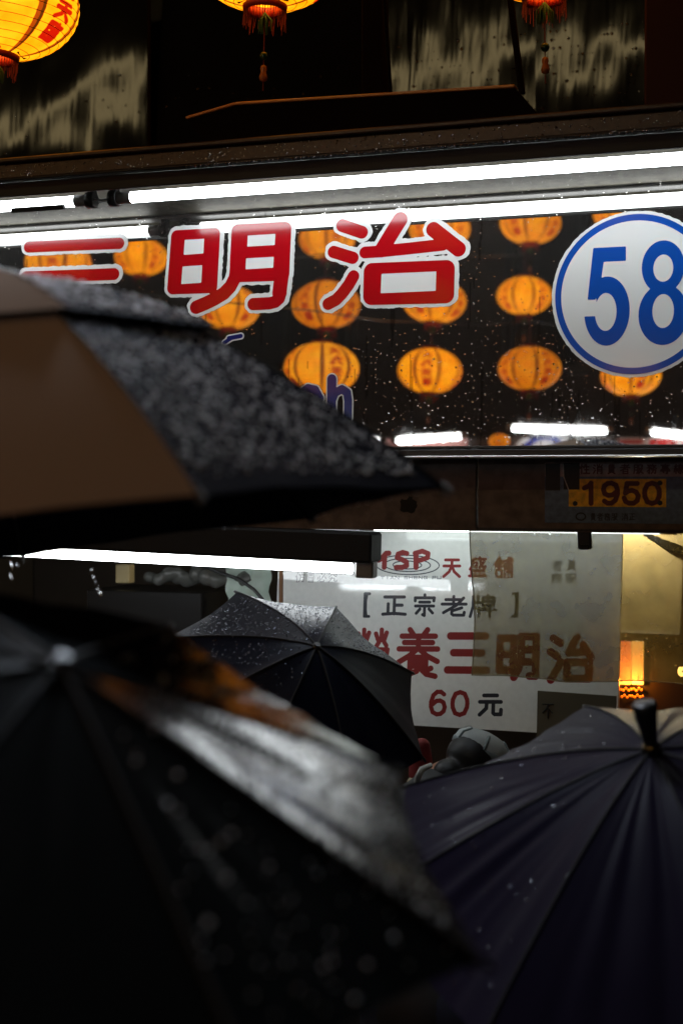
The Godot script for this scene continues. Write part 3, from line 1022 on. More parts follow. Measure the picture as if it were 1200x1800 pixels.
func structure() -> void:
	xl = on(-420, 800).x
	xr = on(1560, 800).x
	y_sill = on(600, 789).y
	y_low = on(900, 933, 0.05).y
	var g := world_thing("ground", "wet dark asphalt of the market lane", "ground", Vector3.ZERO)
	g.set_meta("kind", "structure")
	var b := MB.new(org)
	b.flat()
	for i in 8:
		for j in 8:
			var x := -120.0 + 30.0 * i
			var z := -120.0 + 30.0 * j
			b.quad(Vector3(x, 0, z + 30), Vector3(x + 30, 0, z + 30), Vector3(x + 30, 0, z), Vector3(x, 0, z))
	put("surface", b, M.wet_asphalt, g)
	# the stall: back, roof of the room, side, counter
	var mid := (xl + xr) * 0.5
	var wd := xr - xl
	var t := stall_thing("market_stall", "dark market stall behind the mirror sign, open below its brown fascia", "stall", Vector3(mid, 0, 0))
	b = MB.new(org)
	b.box(Vector3(mid, 1.5, -1.66), Vector3(wd, 3.0, 0.08))
	put("back_wall", b, M.dark_interior, t)
	b = MB.new(org)
	b.box(Vector3(mid, 2.52, -0.84), Vector3(wd, 0.06, 1.55))
	put("ceiling_panel", b, M.dark_interior, t)
	for x in [xl - 0.04, xr + 0.04]:
		b = MB.new(org)
		b.box(Vector3(x, 1.5, -0.8), Vector3(0.08, 3.0, 1.64))
		put("side_wall", b, M.dark_interior, t)
	b = MB.new(org)
	b.box(Vector3(mid, 0.44, -0.42), Vector3(wd - 0.02, 0.88, 0.5))
	put("counter", b, M.dark_metal, t)
	b = MB.new(org)
	b.box(Vector3(mid, 0.90, -0.40), Vector3(wd - 0.02, 0.04, 0.62), Basis(), 0.006)
	put("counter_top", b, M.alloy, t)
	b = MB.new(org)
	b.box(Vector3(mid, (y_sill + y_under) * 0.5 + 0.02, -0.05), Vector3(wd, y_under - y_sill + 0.1, 0.05))
	put("sign_backing", b, M.dark_metal, t)
	# fascia boards: a seam between them, under the gutter
	var gut := on(900, 803, 0.2).y
	var xs := [xl, on(350, 870, 0.05).x, on(838, 870, 0.05).x, xr]
	for i in 3:
		b = MB.new(org)
		var hh: float = gut - y_low
		b.box(Vector3((xs[i] + xs[i + 1]) * 0.5, (gut + y_low) * 0.5 - 0.002, 0.035 + 0.003 * (i % 2)), Vector3(xs[i + 1] - xs[i] - 0.004, hh, 0.03), Basis(), 0.002)
		put("fascia_board", b, M.fascia_board, t)
	b = MB.new(org)
	b.box(Vector3(mid, y_low + 0.004, 0.0), Vector3(wd, 0.012, 0.1))
	put("fascia_return", b, M.dark_metal, t)
	# gutter under the sign
	var gt := stall_thing("rain_gutter", "dark gutter along the foot of the mirror sign with a bright aluminium edge", "gutter", Vector3(mid, gut, 0.1))
	b = MB.new(org)
	b.box(Vector3(mid, gut + 0.004, 0.095), Vector3(wd, 0.006, 0.19))
	b.box(Vector3(mid, gut + 0.0105, 0.195), Vector3(wd, 0.017, 0.004), Basis(), 0.001)
	put("channel", b, M.dark_metal, gt)
	b = MB.new(org)
	b.box(Vector3((on(640, 803, 0.2).x + xr) * 0.5, gut + 0.001, 0.204), Vector3(xr - on(640, 803, 0.2).x, 0.004, 0.012), Basis(), 0.0015)
	put("edge_strip", b, M.alloy, gt)
	# canopy over the sign
	var c := stall_thing("canopy", "dark canopy over the mirror sign with a brown front board beaded with rain", "canopy", Vector3(mid, y_under, 0.15))
	b = MB.new(org)
	b.box(Vector3(mid, y_under + 0.010, 0.14), Vector3(wd, 0.016, 0.36))
	put("underside", b, M.canopy_metal, c)
	b = MB.new(org)
	b.box(Vector3(mid, y_under - 0.004, 0.20), Vector3(wd, 0.008, 0.046), Basis(), 0.003)
	put("lamp_batten", b, M.batten_white, c)
	b = MB.new(org)
	b.box(Vector3(mid, 2.981, 0.322), Vector3(wd, 0.038, 0.010), Basis(), 0.002)
	put("lower_trim", b, M.soffit_dark, c)
	b = MB.new(org)
	b.box(Vector3(mid, 3.022, 0.346), Vector3(wd, 0.040, 0.03), Basis(), 0.004)
	put("front_board", b, M.brown_board, c)
	b = MB.new(org)
	b.box(Vector3(mid, 3.001, 0.356), Vector3(wd, 0.003, 0.018), Basis(), 0.001)
	put("drip_edge", b, M.dark_metal, c)
	b = MB.new(org)
	b.box(Vector3(mid, 3.050, 0.352), Vector3(wd, 0.012, 0.05), Basis(), 0.004)
	put("top_rail", b, M.brown_board, c)
	b = MB.new(org)
	b.box(Vector3(mid, 3.052, 0.12), Vector3(wd, 0.010, 0.42))
	put("roof_sheet", b, M.dark_metal, c)
	# drops hanging from the drip edge, drops on the front board
	var hang := []
	var x := on(330, 300, 0.36).x
	while x < xr:
		var r := lerpf(0.0022, 0.0052, pow(rng.randf(), 1.6))
		hang.append([Vector3(x, 3.0 - r * 0.2, 0.3655) - org, Vector3(0, -1, 0.12).normalized(), r])
		x += r + rng.randf_range(0.001, 0.016)
	drops("hanging_drops", hang, M.bead, c, 1.3)
	var wet := []
	for i in 900:
		wet.append([Vector3(rng.randf_range(on(-40, 290, 0.36).x, on(1240, 220, 0.36).x), rng.randf_range(3.004, 3.04), 0.3612) - org, Vector3(0, 0, 1), lerpf(0.0009, 0.0034, pow(rng.randf(), 3.0))])
	drops("raindrops", wet, M.bead, c)

func sign_front() -> void:
	# the mirror-steel sign
	var mid := (xl + xr) * 0.5
	var t := stall_thing("mirror_sign", "polished steel sign panel mirroring the lanterns, wet and dusty", "sign", Vector3(mid, y_sill, 0))
	var b := MB.new(org, false, true)
	wall_quad_uv(b, xl, xr, y_sill, y_under - 0.001, 0.0)
	put("steel_sheet", b, M.mirror_steel, t)
	b = MB.new(org)
	b.box(Vector3(mid, y_sill + 0.002, 0.006), Vector3(xr - xl, 0.006, 0.010))
	put("bottom_bead", b, M.dark_metal, t)
	var w := []
	for i in 1400:
		var px := rng.randf_range(520, 1230)
		var py := rng.randf_range(500, 785)
		if rng.randf() > smoothstep(480.0, 640.0, py) * smoothstep(500.0, 760.0, px): continue
		w.append([on(px, py, 0.0) - org, Vector3(0, 0, 1), lerpf(0.0008, 0.0030, pow(rng.randf(), 3.0))])
	for i in 160:
		w.append([on(rng.randf_range(-30, 1230), rng.randf_range(390, 780), 0.0) - org, Vector3(0, 0, 1), lerpf(0.0006, 0.0018, pow(rng.randf(), 3.0))])
	drops("raindrops", w, M.water, t)
	t.transform = leaning(Vector3(mid, y_sill, 0))
	# cut vinyl characters on white backing
	var z1 := func(x: float, y: float) -> Array: return [260.0 + x / 4.2857, 360.0 + y / 4.2857]
	var conv := func(list: Array, sc: float, ox: float, oy: float) -> Array:
		var r := []
		for o in list:
			var a := []
			for i in o[2].size() / 2: a.append_array([ox + o[2][2 * i] / sc, oy + o[2][2 * i + 1] / sc])
			r.append([o[0], o[1] / sc, a])
		return r
	var san: Array = conv.call([["s", 100, [210, 243, 945, 212]], ["s", 105, [192, 490, 906, 464]], ["s", 105, [150, 745, 960, 715]]], 4.615, 0.0, 380.0)
	var ming: Array = conv.call([["p", 50, [158, 186, 526, 164, 506, 660, 128, 672]], ["p", 55, [612, 142, 1063, 118, 1049, 566, 596, 580]],
		["s", 108, [653, 470, 640, 545, 608, 610, 560, 662, 490, 705, 425, 737, 351, 768]], ["s", 120, [994, 520, 984, 600, 978, 660]], ["s", 96, [990, 660, 978, 700, 950, 726, 905, 738, 780, 744]],
		["h", 0, [258, 257, 405, 248, 400, 360, 251, 371]], ["h", 0, [244, 459, 393, 449, 387, 582, 235, 593]], ["h", 0, [733, 224, 942, 211, 938, 296, 730, 308]], ["h", 0, [723, 397, 932, 385, 928, 468, 719, 481]]], 4.2857, 260.0, 360.0)
	var zhi: Array = conv.call([["s", 92, [230, 178, 368, 226]], ["s", 88, [170, 365, 306, 407]], ["s", 88, [312, 538, 278, 600, 232, 662, 190, 705, 137, 733]],
		["s", 108, [637, 137, 575, 240, 510, 350]], ["s", 84, [392, 369, 500, 362, 700, 341, 940, 314]], ["s", 106, [872, 206, 1050, 345]], ["p", 62, [385, 446, 1026, 420, 1021, 728, 382, 742]], ["h", 0, [510, 520, 895, 503, 892, 641, 504, 658]]], 4.0, 540.0, 350.0)
	var nz := FastNoiseLite.new()
	nz.seed = 2; nz.frequency = 45.0; nz.fractal_octaves = 3
	var fl := func(x: float, y: float) -> Vector2: return on2(x, y, 0.0)
	var k := 0.001556
	for s in [["sign_character", "red three-bar character on white backing, leftmost on the mirror sign", san, [20, 405, 232, 570]], ["sign_character", "red character of a sun beside a moon on white backing, second on the mirror sign", ming, [275, 375, 520, 562]], ["sign_character", "red character with three drops and a square mouth, beside the round 58 badge", zhi, [555, 362, 832, 556]]]:
		var lo := on2(s[3][0] - 10, s[3][3] + 14)
		var hi := on2(s[3][2] + 10, s[3][1] - 14)
		var ops := px_ops(s[2], fl)
		var th := stall_thing(s[0], s[1], "sign letter", Vector3((lo.x + hi.x) * 0.5, lo.y, 0.0), "red cut-vinyl characters on the sign")
		var backing := MB.new(org, false)
		cut(backing, func(p: Vector2) -> float: return sd_ops(p - Vector2(1.0, 0.8) * k, ops, false) - 6.8 * k - 1.7 * k * nz.get_noise_2d(p.x, p.y) , lo, hi, 0.0022, 0.0002, 0.0012)
		put("white_backing", backing, M.vinyl_white, th)
		var red := MB.new(org, false)
		cut(red, func(p: Vector2) -> float: return sd_ops(p, ops), lo, hi, 0.0022, 0.0012, 0.0018)
		put("red_face", red, M.vinyl_red, th)
		th.transform = leaning(org)
	# round badge
	var lo := on2(950, 680)
	var hi := on2(1285, 355)
	var disc := px_ops([["e", 1113.0, 516.0, 148.0, 147.0]], fl)
	var ring := px_ops([["e", 1113.0, 516.0, 142.0, 141.5], ["eh", 1113.0, 516.0, 131.0, 130.0]], fl)
	var five: Array = px_ops([["e", 1064.5, 546.0, 40.0, 61.0], ["eh", 1062.5, 547.5, 19.0, 33.5], ["h", 0, [1010, 462, 1046, 462, 1046, 555, 1010, 556]], ["p", 0, [1040, 434.5, 1097.5, 431.5, 1097.5, 457, 1040, 460]], ["p", 0, [1040, 434.5, 1062, 434, 1053, 500, 1044, 526, 1030.5, 526]]], fl)
	var eight: Array = px_ops([["e", 1163.0, 468.0, 37.5, 47.0], ["eh", 1163.5, 470.0, 17.5, 24.0], ["e", 1163.5, 552.0, 43.5, 54.0]], fl)
	eight.append_array(px_ops([["eh", 1163.5, 546.0, 19.0, 30.0], ["eh", 1163.5, 470.0, 17.5, 24.0]], fl))
	var bd := stall_thing("round_badge", "white round badge with a blue ring and the blue number 58", "sign", Vector3((lo.x + hi.x) * 0.5, lo.y, 0.0))
	var m1 := MB.new(org, false)
	cut(m1, func(p: Vector2) -> float: return sd_ops(p, disc) - 1.2 * k * nz.get_noise_2d(p.x, p.y), lo, hi, 0.003, 0.0002, 0.0014)
	put("white_disc", m1, M.vinyl_white, bd)
	m1 = MB.new(org, false)
	cut(m1, func(p: Vector2) -> float: return sd_ops(p, ring), lo, hi, 0.0025, 0.0014, 0.0019)
	put("blue_ring", m1, M.vinyl_blue, bd)
	for o in [five, eight]:
		m1 = MB.new(org, false)
		cut(m1, func(p: Vector2) -> float: return sd_ops(p, o), lo, hi, 0.0022, 0.0014, 0.0020)
		put("blue_digit", m1, M.vinyl_blue, bd)
	var wd := []
	for i in 90: wd.append([on(rng.randf_range(985, 1205), rng.randf_range(480, 650), 0.0015) - org, Vector3(0, 0, 1), lerpf(0.0007, 0.002, pow(rng.randf(), 3.0))])
	drops("raindrops", wd, M.water, bd)
	bd.transform = leaning(org)
	# blue letters half hidden by the umbrella
	for s in [["blue letter h low on the mirror sign above the umbrella edge", [["s", 17, [582, 666, 582, 734]], ["s", 15, [582, 706, 588, 690, 600, 684, 609, 690, 611, 704, 611, 734]]]], ["blue letter c beside the letter h, mostly behind the umbrella", [["s", 15, [561, 700, 553, 685, 540, 682, 528, 692, 524, 710, 530, 728, 545, 735, 560, 726]]]], ["tip of a blue letter just showing over the umbrella", [["s", 8, [400, 594, 421, 590]], ["s", 7, [392, 602, 404, 594]]]]]:
		var ops := px_ops(s[1], fl)
		var l0 := on2(s[1][0][2][0] - 70, 750)
		var h0 := on2(s[1][0][2][0] + 60, 575)
		var th := stall_thing("sign_letter", s[0], "sign letter", Vector3(l0.x, l0.y, 0.0), "blue cut-vinyl letters on the sign")
		var m2 := MB.new(org, false)
		cut(m2, func(p: Vector2) -> float: return sd_ops(p, ops) - 2.4 * k, l0, h0, 0.0022, 0.0002, 0.0010)
		put("white_backing", m2, M.vinyl_white, th)
		m2 = MB.new(org, false)
		cut(m2, func(p: Vector2) -> float: return sd_ops(p, ops), l0, h0, 0.0022, 0.0010, 0.0015)
		put("blue_face", m2, M.vinyl_navy, th)
		th.transform = leaning(org)
	# hotline sticker on the fascia
	var zf := 0.0545
	var a := on2(957, 812, zf)
	var c := on2(1290, 922, zf)
	var pr := Print.new(720, 240, Color(0.62, 0.55, 0.55), a, c)
	var P := func(x: float, y: float) -> Vector2: return on2(x, y, zf)
	pr.rect(P.call(957, 838), P.call(1292, 925), Color(0.34, 0.43, 0.56))
	pr.rect(P.call(957, 811), P.call(1292, 838), Color(0.66, 0.58, 0.57))
	for r in [[999, 842, 1170, 892]]:
		pr.rect(P.call(r[0], r[1]), P.call(r[2], r[3]), Color(0.95, 0.72, 0.03))
	var red := Color(0.34, 0.01, 0.03)
	var n := 0
	for g in ["xing", "xing", "xiao", "fei", "zhe", "fu", "wu", "zhuan", "xian"]:
		var gx := 994.0 + n * 23.6
		pr.glyph(strokes(g, P.call(gx, 816), P.call(gx + 18, 816), P.call(gx, 833)), 0.0031, red)
		n += 1
	n = 0
	for g in ["1", "9", "5", "0"]:
		var gx := 1020.0 + n * 36.5
		pr.glyph(strokes(g, P.call(gx, 848), P.call(gx + 31, 848), P.call(gx, 886)), 0.0122, red)
		n += 1
	for q in [[1010, 885], [1159, 849], [1159, 884]]:
		pr.ellipse(P.call(q[0], q[1]), Vector2(0.003, 0.003), 0.006, Color(0.03, 0.03, 0.03))
	pr.ellipse(P.call(1020, 908), Vector2(0.012, 0.009), 0.003, Color(0.08, 0.10, 0.14))
	n = 0
	for g in ["fei", "zhe", "wu", "fu", "xiao", "zheng"]:
		var gx := 1036.0 + n * 12.5 + (6 if n > 3 else 0)
		pr.glyph(strokes(g, P.call(gx, 902), P.call(gx + 11, 902), P.call(gx, 915)), 0.0018, Color(0.10, 0.12, 0.17))
		n += 1
	pr.rect(P.call(958, 815), P.call(984, 863), Color(0.04, 0.03, 0.03))
	pr.rect(P.call(990, 814), P.call(1018, 861), Color(0.05, 0.035, 0.03))
	pr.line(PackedVector2Array([P.call(989, 815), P.call(990, 838), P.call(999, 862)]), 0.003, Color(0.7, 0.68, 0.66))
	pr.grain(0.22, 6)
	var pm := mat("sticker_print", Color.WHITE, 0.5)
	pm.albedo_color = Color.WHITE
	pm.albedo_texture = pr.tex()
	var sk := stall_thing("hotline_sticker", "torn consumer hotline sticker with 1950 on a yellow field, on the dark fascia", "sticker", Vector3((a.x + c.x) * 0.5, c.y, zf))
	var sm := MB.new(org, false, true)
	wall_quad_uv(sm, a.x, c.x, c.y, a.y, zf)
	put("printed_sheet", sm, pm, sk)
	# remains of a torn round sticker and strips of tape
	var ts := stall_thing("torn_sticker", "black remains of a torn round sticker on the fascia", "sticker", on(717, 900, zf))
	var tm := MB.new(org, false)
	var tops := px_ops([["e", 717.0, 888.0, 17.0, 17.0]], func(x: float, y: float) -> Vector2: return on2(x, y, zf))
	cut(tm, func(p: Vector2) -> float: return sd_ops(p, tops) + 0.018 * absf(nz.get_noise_2d(p.x * 0.6, p.y * 0.6)), on2(695, 910, zf), on2(740, 866, zf), 0.002, zf - 0.0004, zf)
	put("paper_scrap", tm, M.black_matte, ts)
	# rag caught on the gutter
	var rg := stall_thing("wet_rag", "black wet rag caught on the gutter below the mirror sign", "rag", on(820, 800, 0.17))
	var rb := MB.new(org)
	for i in 9:
		var p0 := on(775 + i * 10, 799 - 5 * absf(sin(i * 1.9)), 0.185)
		rb.ball(p0, Vector3(0.016, 0.006 + 0.004 * absf(sin(i * 2.3)), 0.012), Basis(Vector3(0, 0, 1), sin(i * 4.0) * 0.5), 10)
	put("cloth", rb, M.black_matte, rg)

func lamps() -> void:
	var y := 2.963
	var z := 0.20
	var r := 0.0150
	var a := Vector3(on(214, 352, z).x, y, z)
	tube_lamp("fluorescent_tube", "long bright fluorescent tube under the canopy above the red characters", a, Vector3(on(1520, 250, z).x, y, z), r, M.tube_white, Vector3(0, -1, 0), 0.10, true, "white fluorescent tubes of the stall")
	var b2 := Vector3(on(150, 356, z).x, y, z)
	tube_lamp("fluorescent_tube", "fluorescent tube at the left edge with a dark strip taped below it", Vector3(xl + 0.02, y, z), b2, r, M.tube_white, Vector3(0, -1, 0), 0.03, true, "white fluorescent tubes of the stall")
	# holders between the two tubes
	for q in [[161, "black tube clip beside the grey cap of the left tube"], [201, "black tube clip beside the grey cap of the long tube"]]:
		var p := Vector3(on(q[0], 350, z).x, y, z)
		var t := stall_thing("tube_holder", q[1], "lamp holder", p, "tube clips under the canopy")
		var m := MB.new(org)
		m.tube([p - Vector3(0.012, 0, 0), p - Vector3(0.011, 0, 0), p + Vector3(0.011, 0, 0), p + Vector3(0.012, 0, 0)], [0.018, 0.023, 0.023, 0.018], 16)
		put("clip", m, M.black_plastic, t)
		m = MB.new(org)
		m.box(p + Vector3(0.002, 0.028, 0), Vector3(0.02, 0.042, 0.026))
		put("bracket", m, M.black_plastic, t)
	var w := stall_thing("lamp_wire", "grey wire joining the two fluorescent tubes", "wire", Vector3(on(180, 350, z).x, y, z))
	var wm := MB.new(org)
	wm.tube([Vector3(on(160, 350, z).x, y + 0.004, z), Vector3(on(180, 350, z).x, y - 0.004, z + 0.008), Vector3(on(205, 350, z).x, y + 0.004, z)], [0.003], 8)
	put("wire", wm, M.cap_grey, w)
	var s := stall_thing("dark_strip", "black strip taped under the left tube", "tape", Vector3(on(70, 372, z).x, y - r - 0.006, z + 0.01))
	var smb := MB.new(org)
	smb.box(Vector3(on(72, 372, z).x, y - r - 0.001, z + 0.014), Vector3(on(119, 370, z).x - on(26, 374, z).x, 0.013, 0.012), Basis(), 0.002)
	put("tape", smb, M.black_matte, s)
	# lamp hung over the lane above the picture: it lights the tops of the wet umbrellas
	var fp := Vector3(-0.25, 3.74, -3.3)
	var ft := world_thing("lane_lamp", "broad white lamp hung in front of the stall, above the top of the photo", "lamp", fp)
	var fz := (Vector3.UP * 0.50 - out_n * 0.87).normalized()
	var fb := Basis(along, fz.cross(along), fz)
	var fm := MB.new(org)
	fm.box(fp + fz * 0.035, Vector3(0.52, 0.28, 0.05), fb, 0.008)
	put("housing", fm, M.dark_metal, ft)
	fm = MB.new(org)
	fm.box(fp, Vector3(0.46, 0.22, 0.012), fb, 0.003)
	put("lit_face", fm, M.flood_white, ft)
	for q in [-0.18, 0.18]:
		fm = MB.new(org)
		fm.tube([fp + along * q + Vector3(0, 0.05, 0), fp + along * q + Vector3(0, 1.6, 0)], [0.004], 6)
		put("cord", fm, M.dark_metal, ft)
	area(ft, fz * -0.009, fb, Vector2(0.46, 0.22), Color(0.86, 0.92, 1.0), 1.7)
	# the lower tube with its black batten
	var zl := 0.15
	var p0 := on(-40, 966, zl)
	var p1 := on(632, 1000, zl)
	tube_lamp("fluorescent_tube", "fluorescent tube below the fascia behind the large umbrella", p0, p1, 0.0140, M.tube_white, Vector3(0, -1, 0.25), 0.05, true, "white fluorescent tubes of the stall", false)
	var dd := (p1 - p0).normalized()
	var up := Vector3(-dd.y, dd.x, 0)
	var bs := Basis(dd, up, Vector3(0, 0, 1))
	var bt := stall_thing("lamp_batten", "black lamp batten above the lower tube with a blunt right end", "lamp holder", (p0 + p1) * 0.5 + up * 0.02)
	var e1 := p1 + dd * 0.045
	var bm := MB.new(org)
	bm.box((p0 + e1) * 0.5 + up * 0.058, Vector3((e1 - p0).length(), 0.078, 0.09), bs, 0.006)
	put("housing", bm, M.black_matte, bt)
	bm = MB.new(org)
	bm.box(p1 + dd * 0.018 + up * 0.0, Vector3(0.05, 0.045, 0.04), bs, 0.004)
	put("end_socket", bm, M.cap_grey, bt)
	bm = MB.new(org)
	bm.box((p0 + p1) * 0.5 + up * 0.0205 + Vector3(0, 0, 0.025), Vector3((p1 - p0).length(), 0.004, 0.03), bs, 0.001)
	put("reflector_lip", bm, M.steel_dark, bt)

func upper_floor() -> void:
	# upper wall behind everything
	var mid := (xl + xr) * 0.5
	var t := stall_thing("upper_wall", "dark upper wall behind the lanterns, above the canopy", "wall", Vector3(mid, 2.95, -2.2))
	var b := MB.new(org)
	b.box(Vector3(mid, 4.0, -2.2), Vector3(xr - xl + 2.0, 2.1, 0.06))
	put("wall_face", b, M.dark_interior, t)
	# wavy black plastic film hung along the upper floor; it mirrors the lit board across the lane in streaks
	var z := -1.7
	var films := [["wet black plastic film hung left of the thin post above the canopy", -80, 262, 1, 0.0], ["wet black plastic film between the thin post and the thick post", 262, 652, 2, -0.10], ["wavy wet plastic film right of the thick post, streaked with pale light", 652, 940, 3, 0.0], ["crinkled plastic film beside the maroon column, brightest of the hangings", 940, 1150, 4, 0.0]]
	for q in films:
		var f := FastNoiseLite.new()
		f.seed = q[3]; f.frequency = 1.0; f.fractal_octaves = 3
		var x0 := on(q[1], 150, z).x
		var x1 := on(q[2], 150, z).x
		var yb := 2.95
		var yt := on(600, -120, z).y
		var pf := stall_thing("plastic_film", q[0], "plastic film", Vector3((x0 + x1) * 0.5, yb, z), "black plastic films above the canopy")
		var m := MB.new(org)
		var nx := int((x1 - x0) / 0.004)
		var ny := 44
		var amp := 1.0 if q[3] < 3 else 1.8
		var surf := func(i: int, j: int) -> Vector3:
			var x := lerpf(x0, x1, i / float(nx))
			var y := lerpf(yb, yt, j / float(ny))
			var w := 0.00045 * amp * f.get_noise_2d(x * 20.0, y * 1.2) + 0.00010 * amp * f.get_noise_2d(x * 50.0, y * 14.0) + 0.006 * f.get_noise_2d(x * 1.6, y * 0.9 + 40.0)
			return Vector3(x, y, z + w + q[4] * (y - yb))
		for i in nx:
			for j in ny: m.quad(surf.call(i, j), surf.call(i + 1, j), surf.call(i + 1, j + 1), surf.call(i, j + 1))
		put("film", m, M.wet_film, pf)
		var fd := []
		for i in (260 if q[3] > 2 else 90):
			var p: Vector3 = surf.call(rng.randi() % nx, 4 + rng.randi() % 26)
			fd.append([p + Vector3(0, 0, 0.001) - org, Vector3(0, 0, 1), lerpf(0.0020, 0.0065, pow(rng.randf(), 2.0))])
		drops("raindrops", fd, M.bead, pf, 0.8)  # drops added to the film for sparkle
	# posts and rods
	for q in [["thick dark post rising from the canopy behind the lanterns", 659, 659, -20, 235, 0.03, 0.02], ["thin dark post at the left of the upper floor", 262, 263, -30, 270, 0.0055, -0.3], ["slanted dark rod right of the thick post", 672, 688, -20, 205, 0.006, 0.10], ["slanted dark rod near the third lantern", 889, 917, -20, 165, 0.009, 0.0]]:
		var t2 := stall_thing("post", q[0], "post", on(q[2], q[4], q[6]), "posts above the canopy")
		var m := MB.new(org)
		if q[5] > 0.02:
			var lo := on(q[2], q[4], q[6])
			var hi := on(q[1], q[3] - 60, q[6])
			m.box((lo + hi) * 0.5, Vector3(q[5] * 1.9, (hi - lo).length(), 0.06), Basis(), 0.004)
		else:
			m.tube([on(q[2], q[4], q[6]), on(q[1], q[3] - 40, q[6])], [q[5]], 12)
		put("shaft", m, M.dark_wood, t2)
	# slanted roof board; the amber of its edge stands for lantern light
	var zf := 0.16
	var rb := stall_thing("roof_board", "black roof board with a top edge coloured as if lit by lanterns, standing on the canopy", "roof", on(640, 250, zf))
	var out := PackedVector2Array()
	for q in [[330, 210], [415, 186], [905, 155], [945, 200], [960, 216], [360, 252]]: out.append(on2(q[0], q[1], zf))
	b = MB.new(org, false)
	cut(b, func(p: Vector2) -> float: return sd_poly(p, out), on2(320, 262, zf), on2(970, 140, zf), 0.006, zf - 0.03, zf)
	put("board", b, M.dark_wood, rb)
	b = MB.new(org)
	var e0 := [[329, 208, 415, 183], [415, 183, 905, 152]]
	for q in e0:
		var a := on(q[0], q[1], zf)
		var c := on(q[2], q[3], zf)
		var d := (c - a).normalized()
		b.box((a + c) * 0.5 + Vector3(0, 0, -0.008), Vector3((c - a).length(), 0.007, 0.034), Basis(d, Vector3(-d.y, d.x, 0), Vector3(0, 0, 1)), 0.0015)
	put("lantern_lit_edge", b, M.lantern_light_trim, rb)
	# maroon column
	var c0 := on(1131, 200, -0.02)
	var col := stall_thing("column", "dark maroon column at the right edge above the canopy", "column", Vector3(c0.x + 0.2, 3.056, -0.2))
	b = MB.new(org)
	b.box(Vector3(c0.x + 0.2, 3.6, -0.2), Vector3(0.4, 1.09, 0.36), Basis(), 0.005)
	put("shaft", b, M.maroon_wall, col)

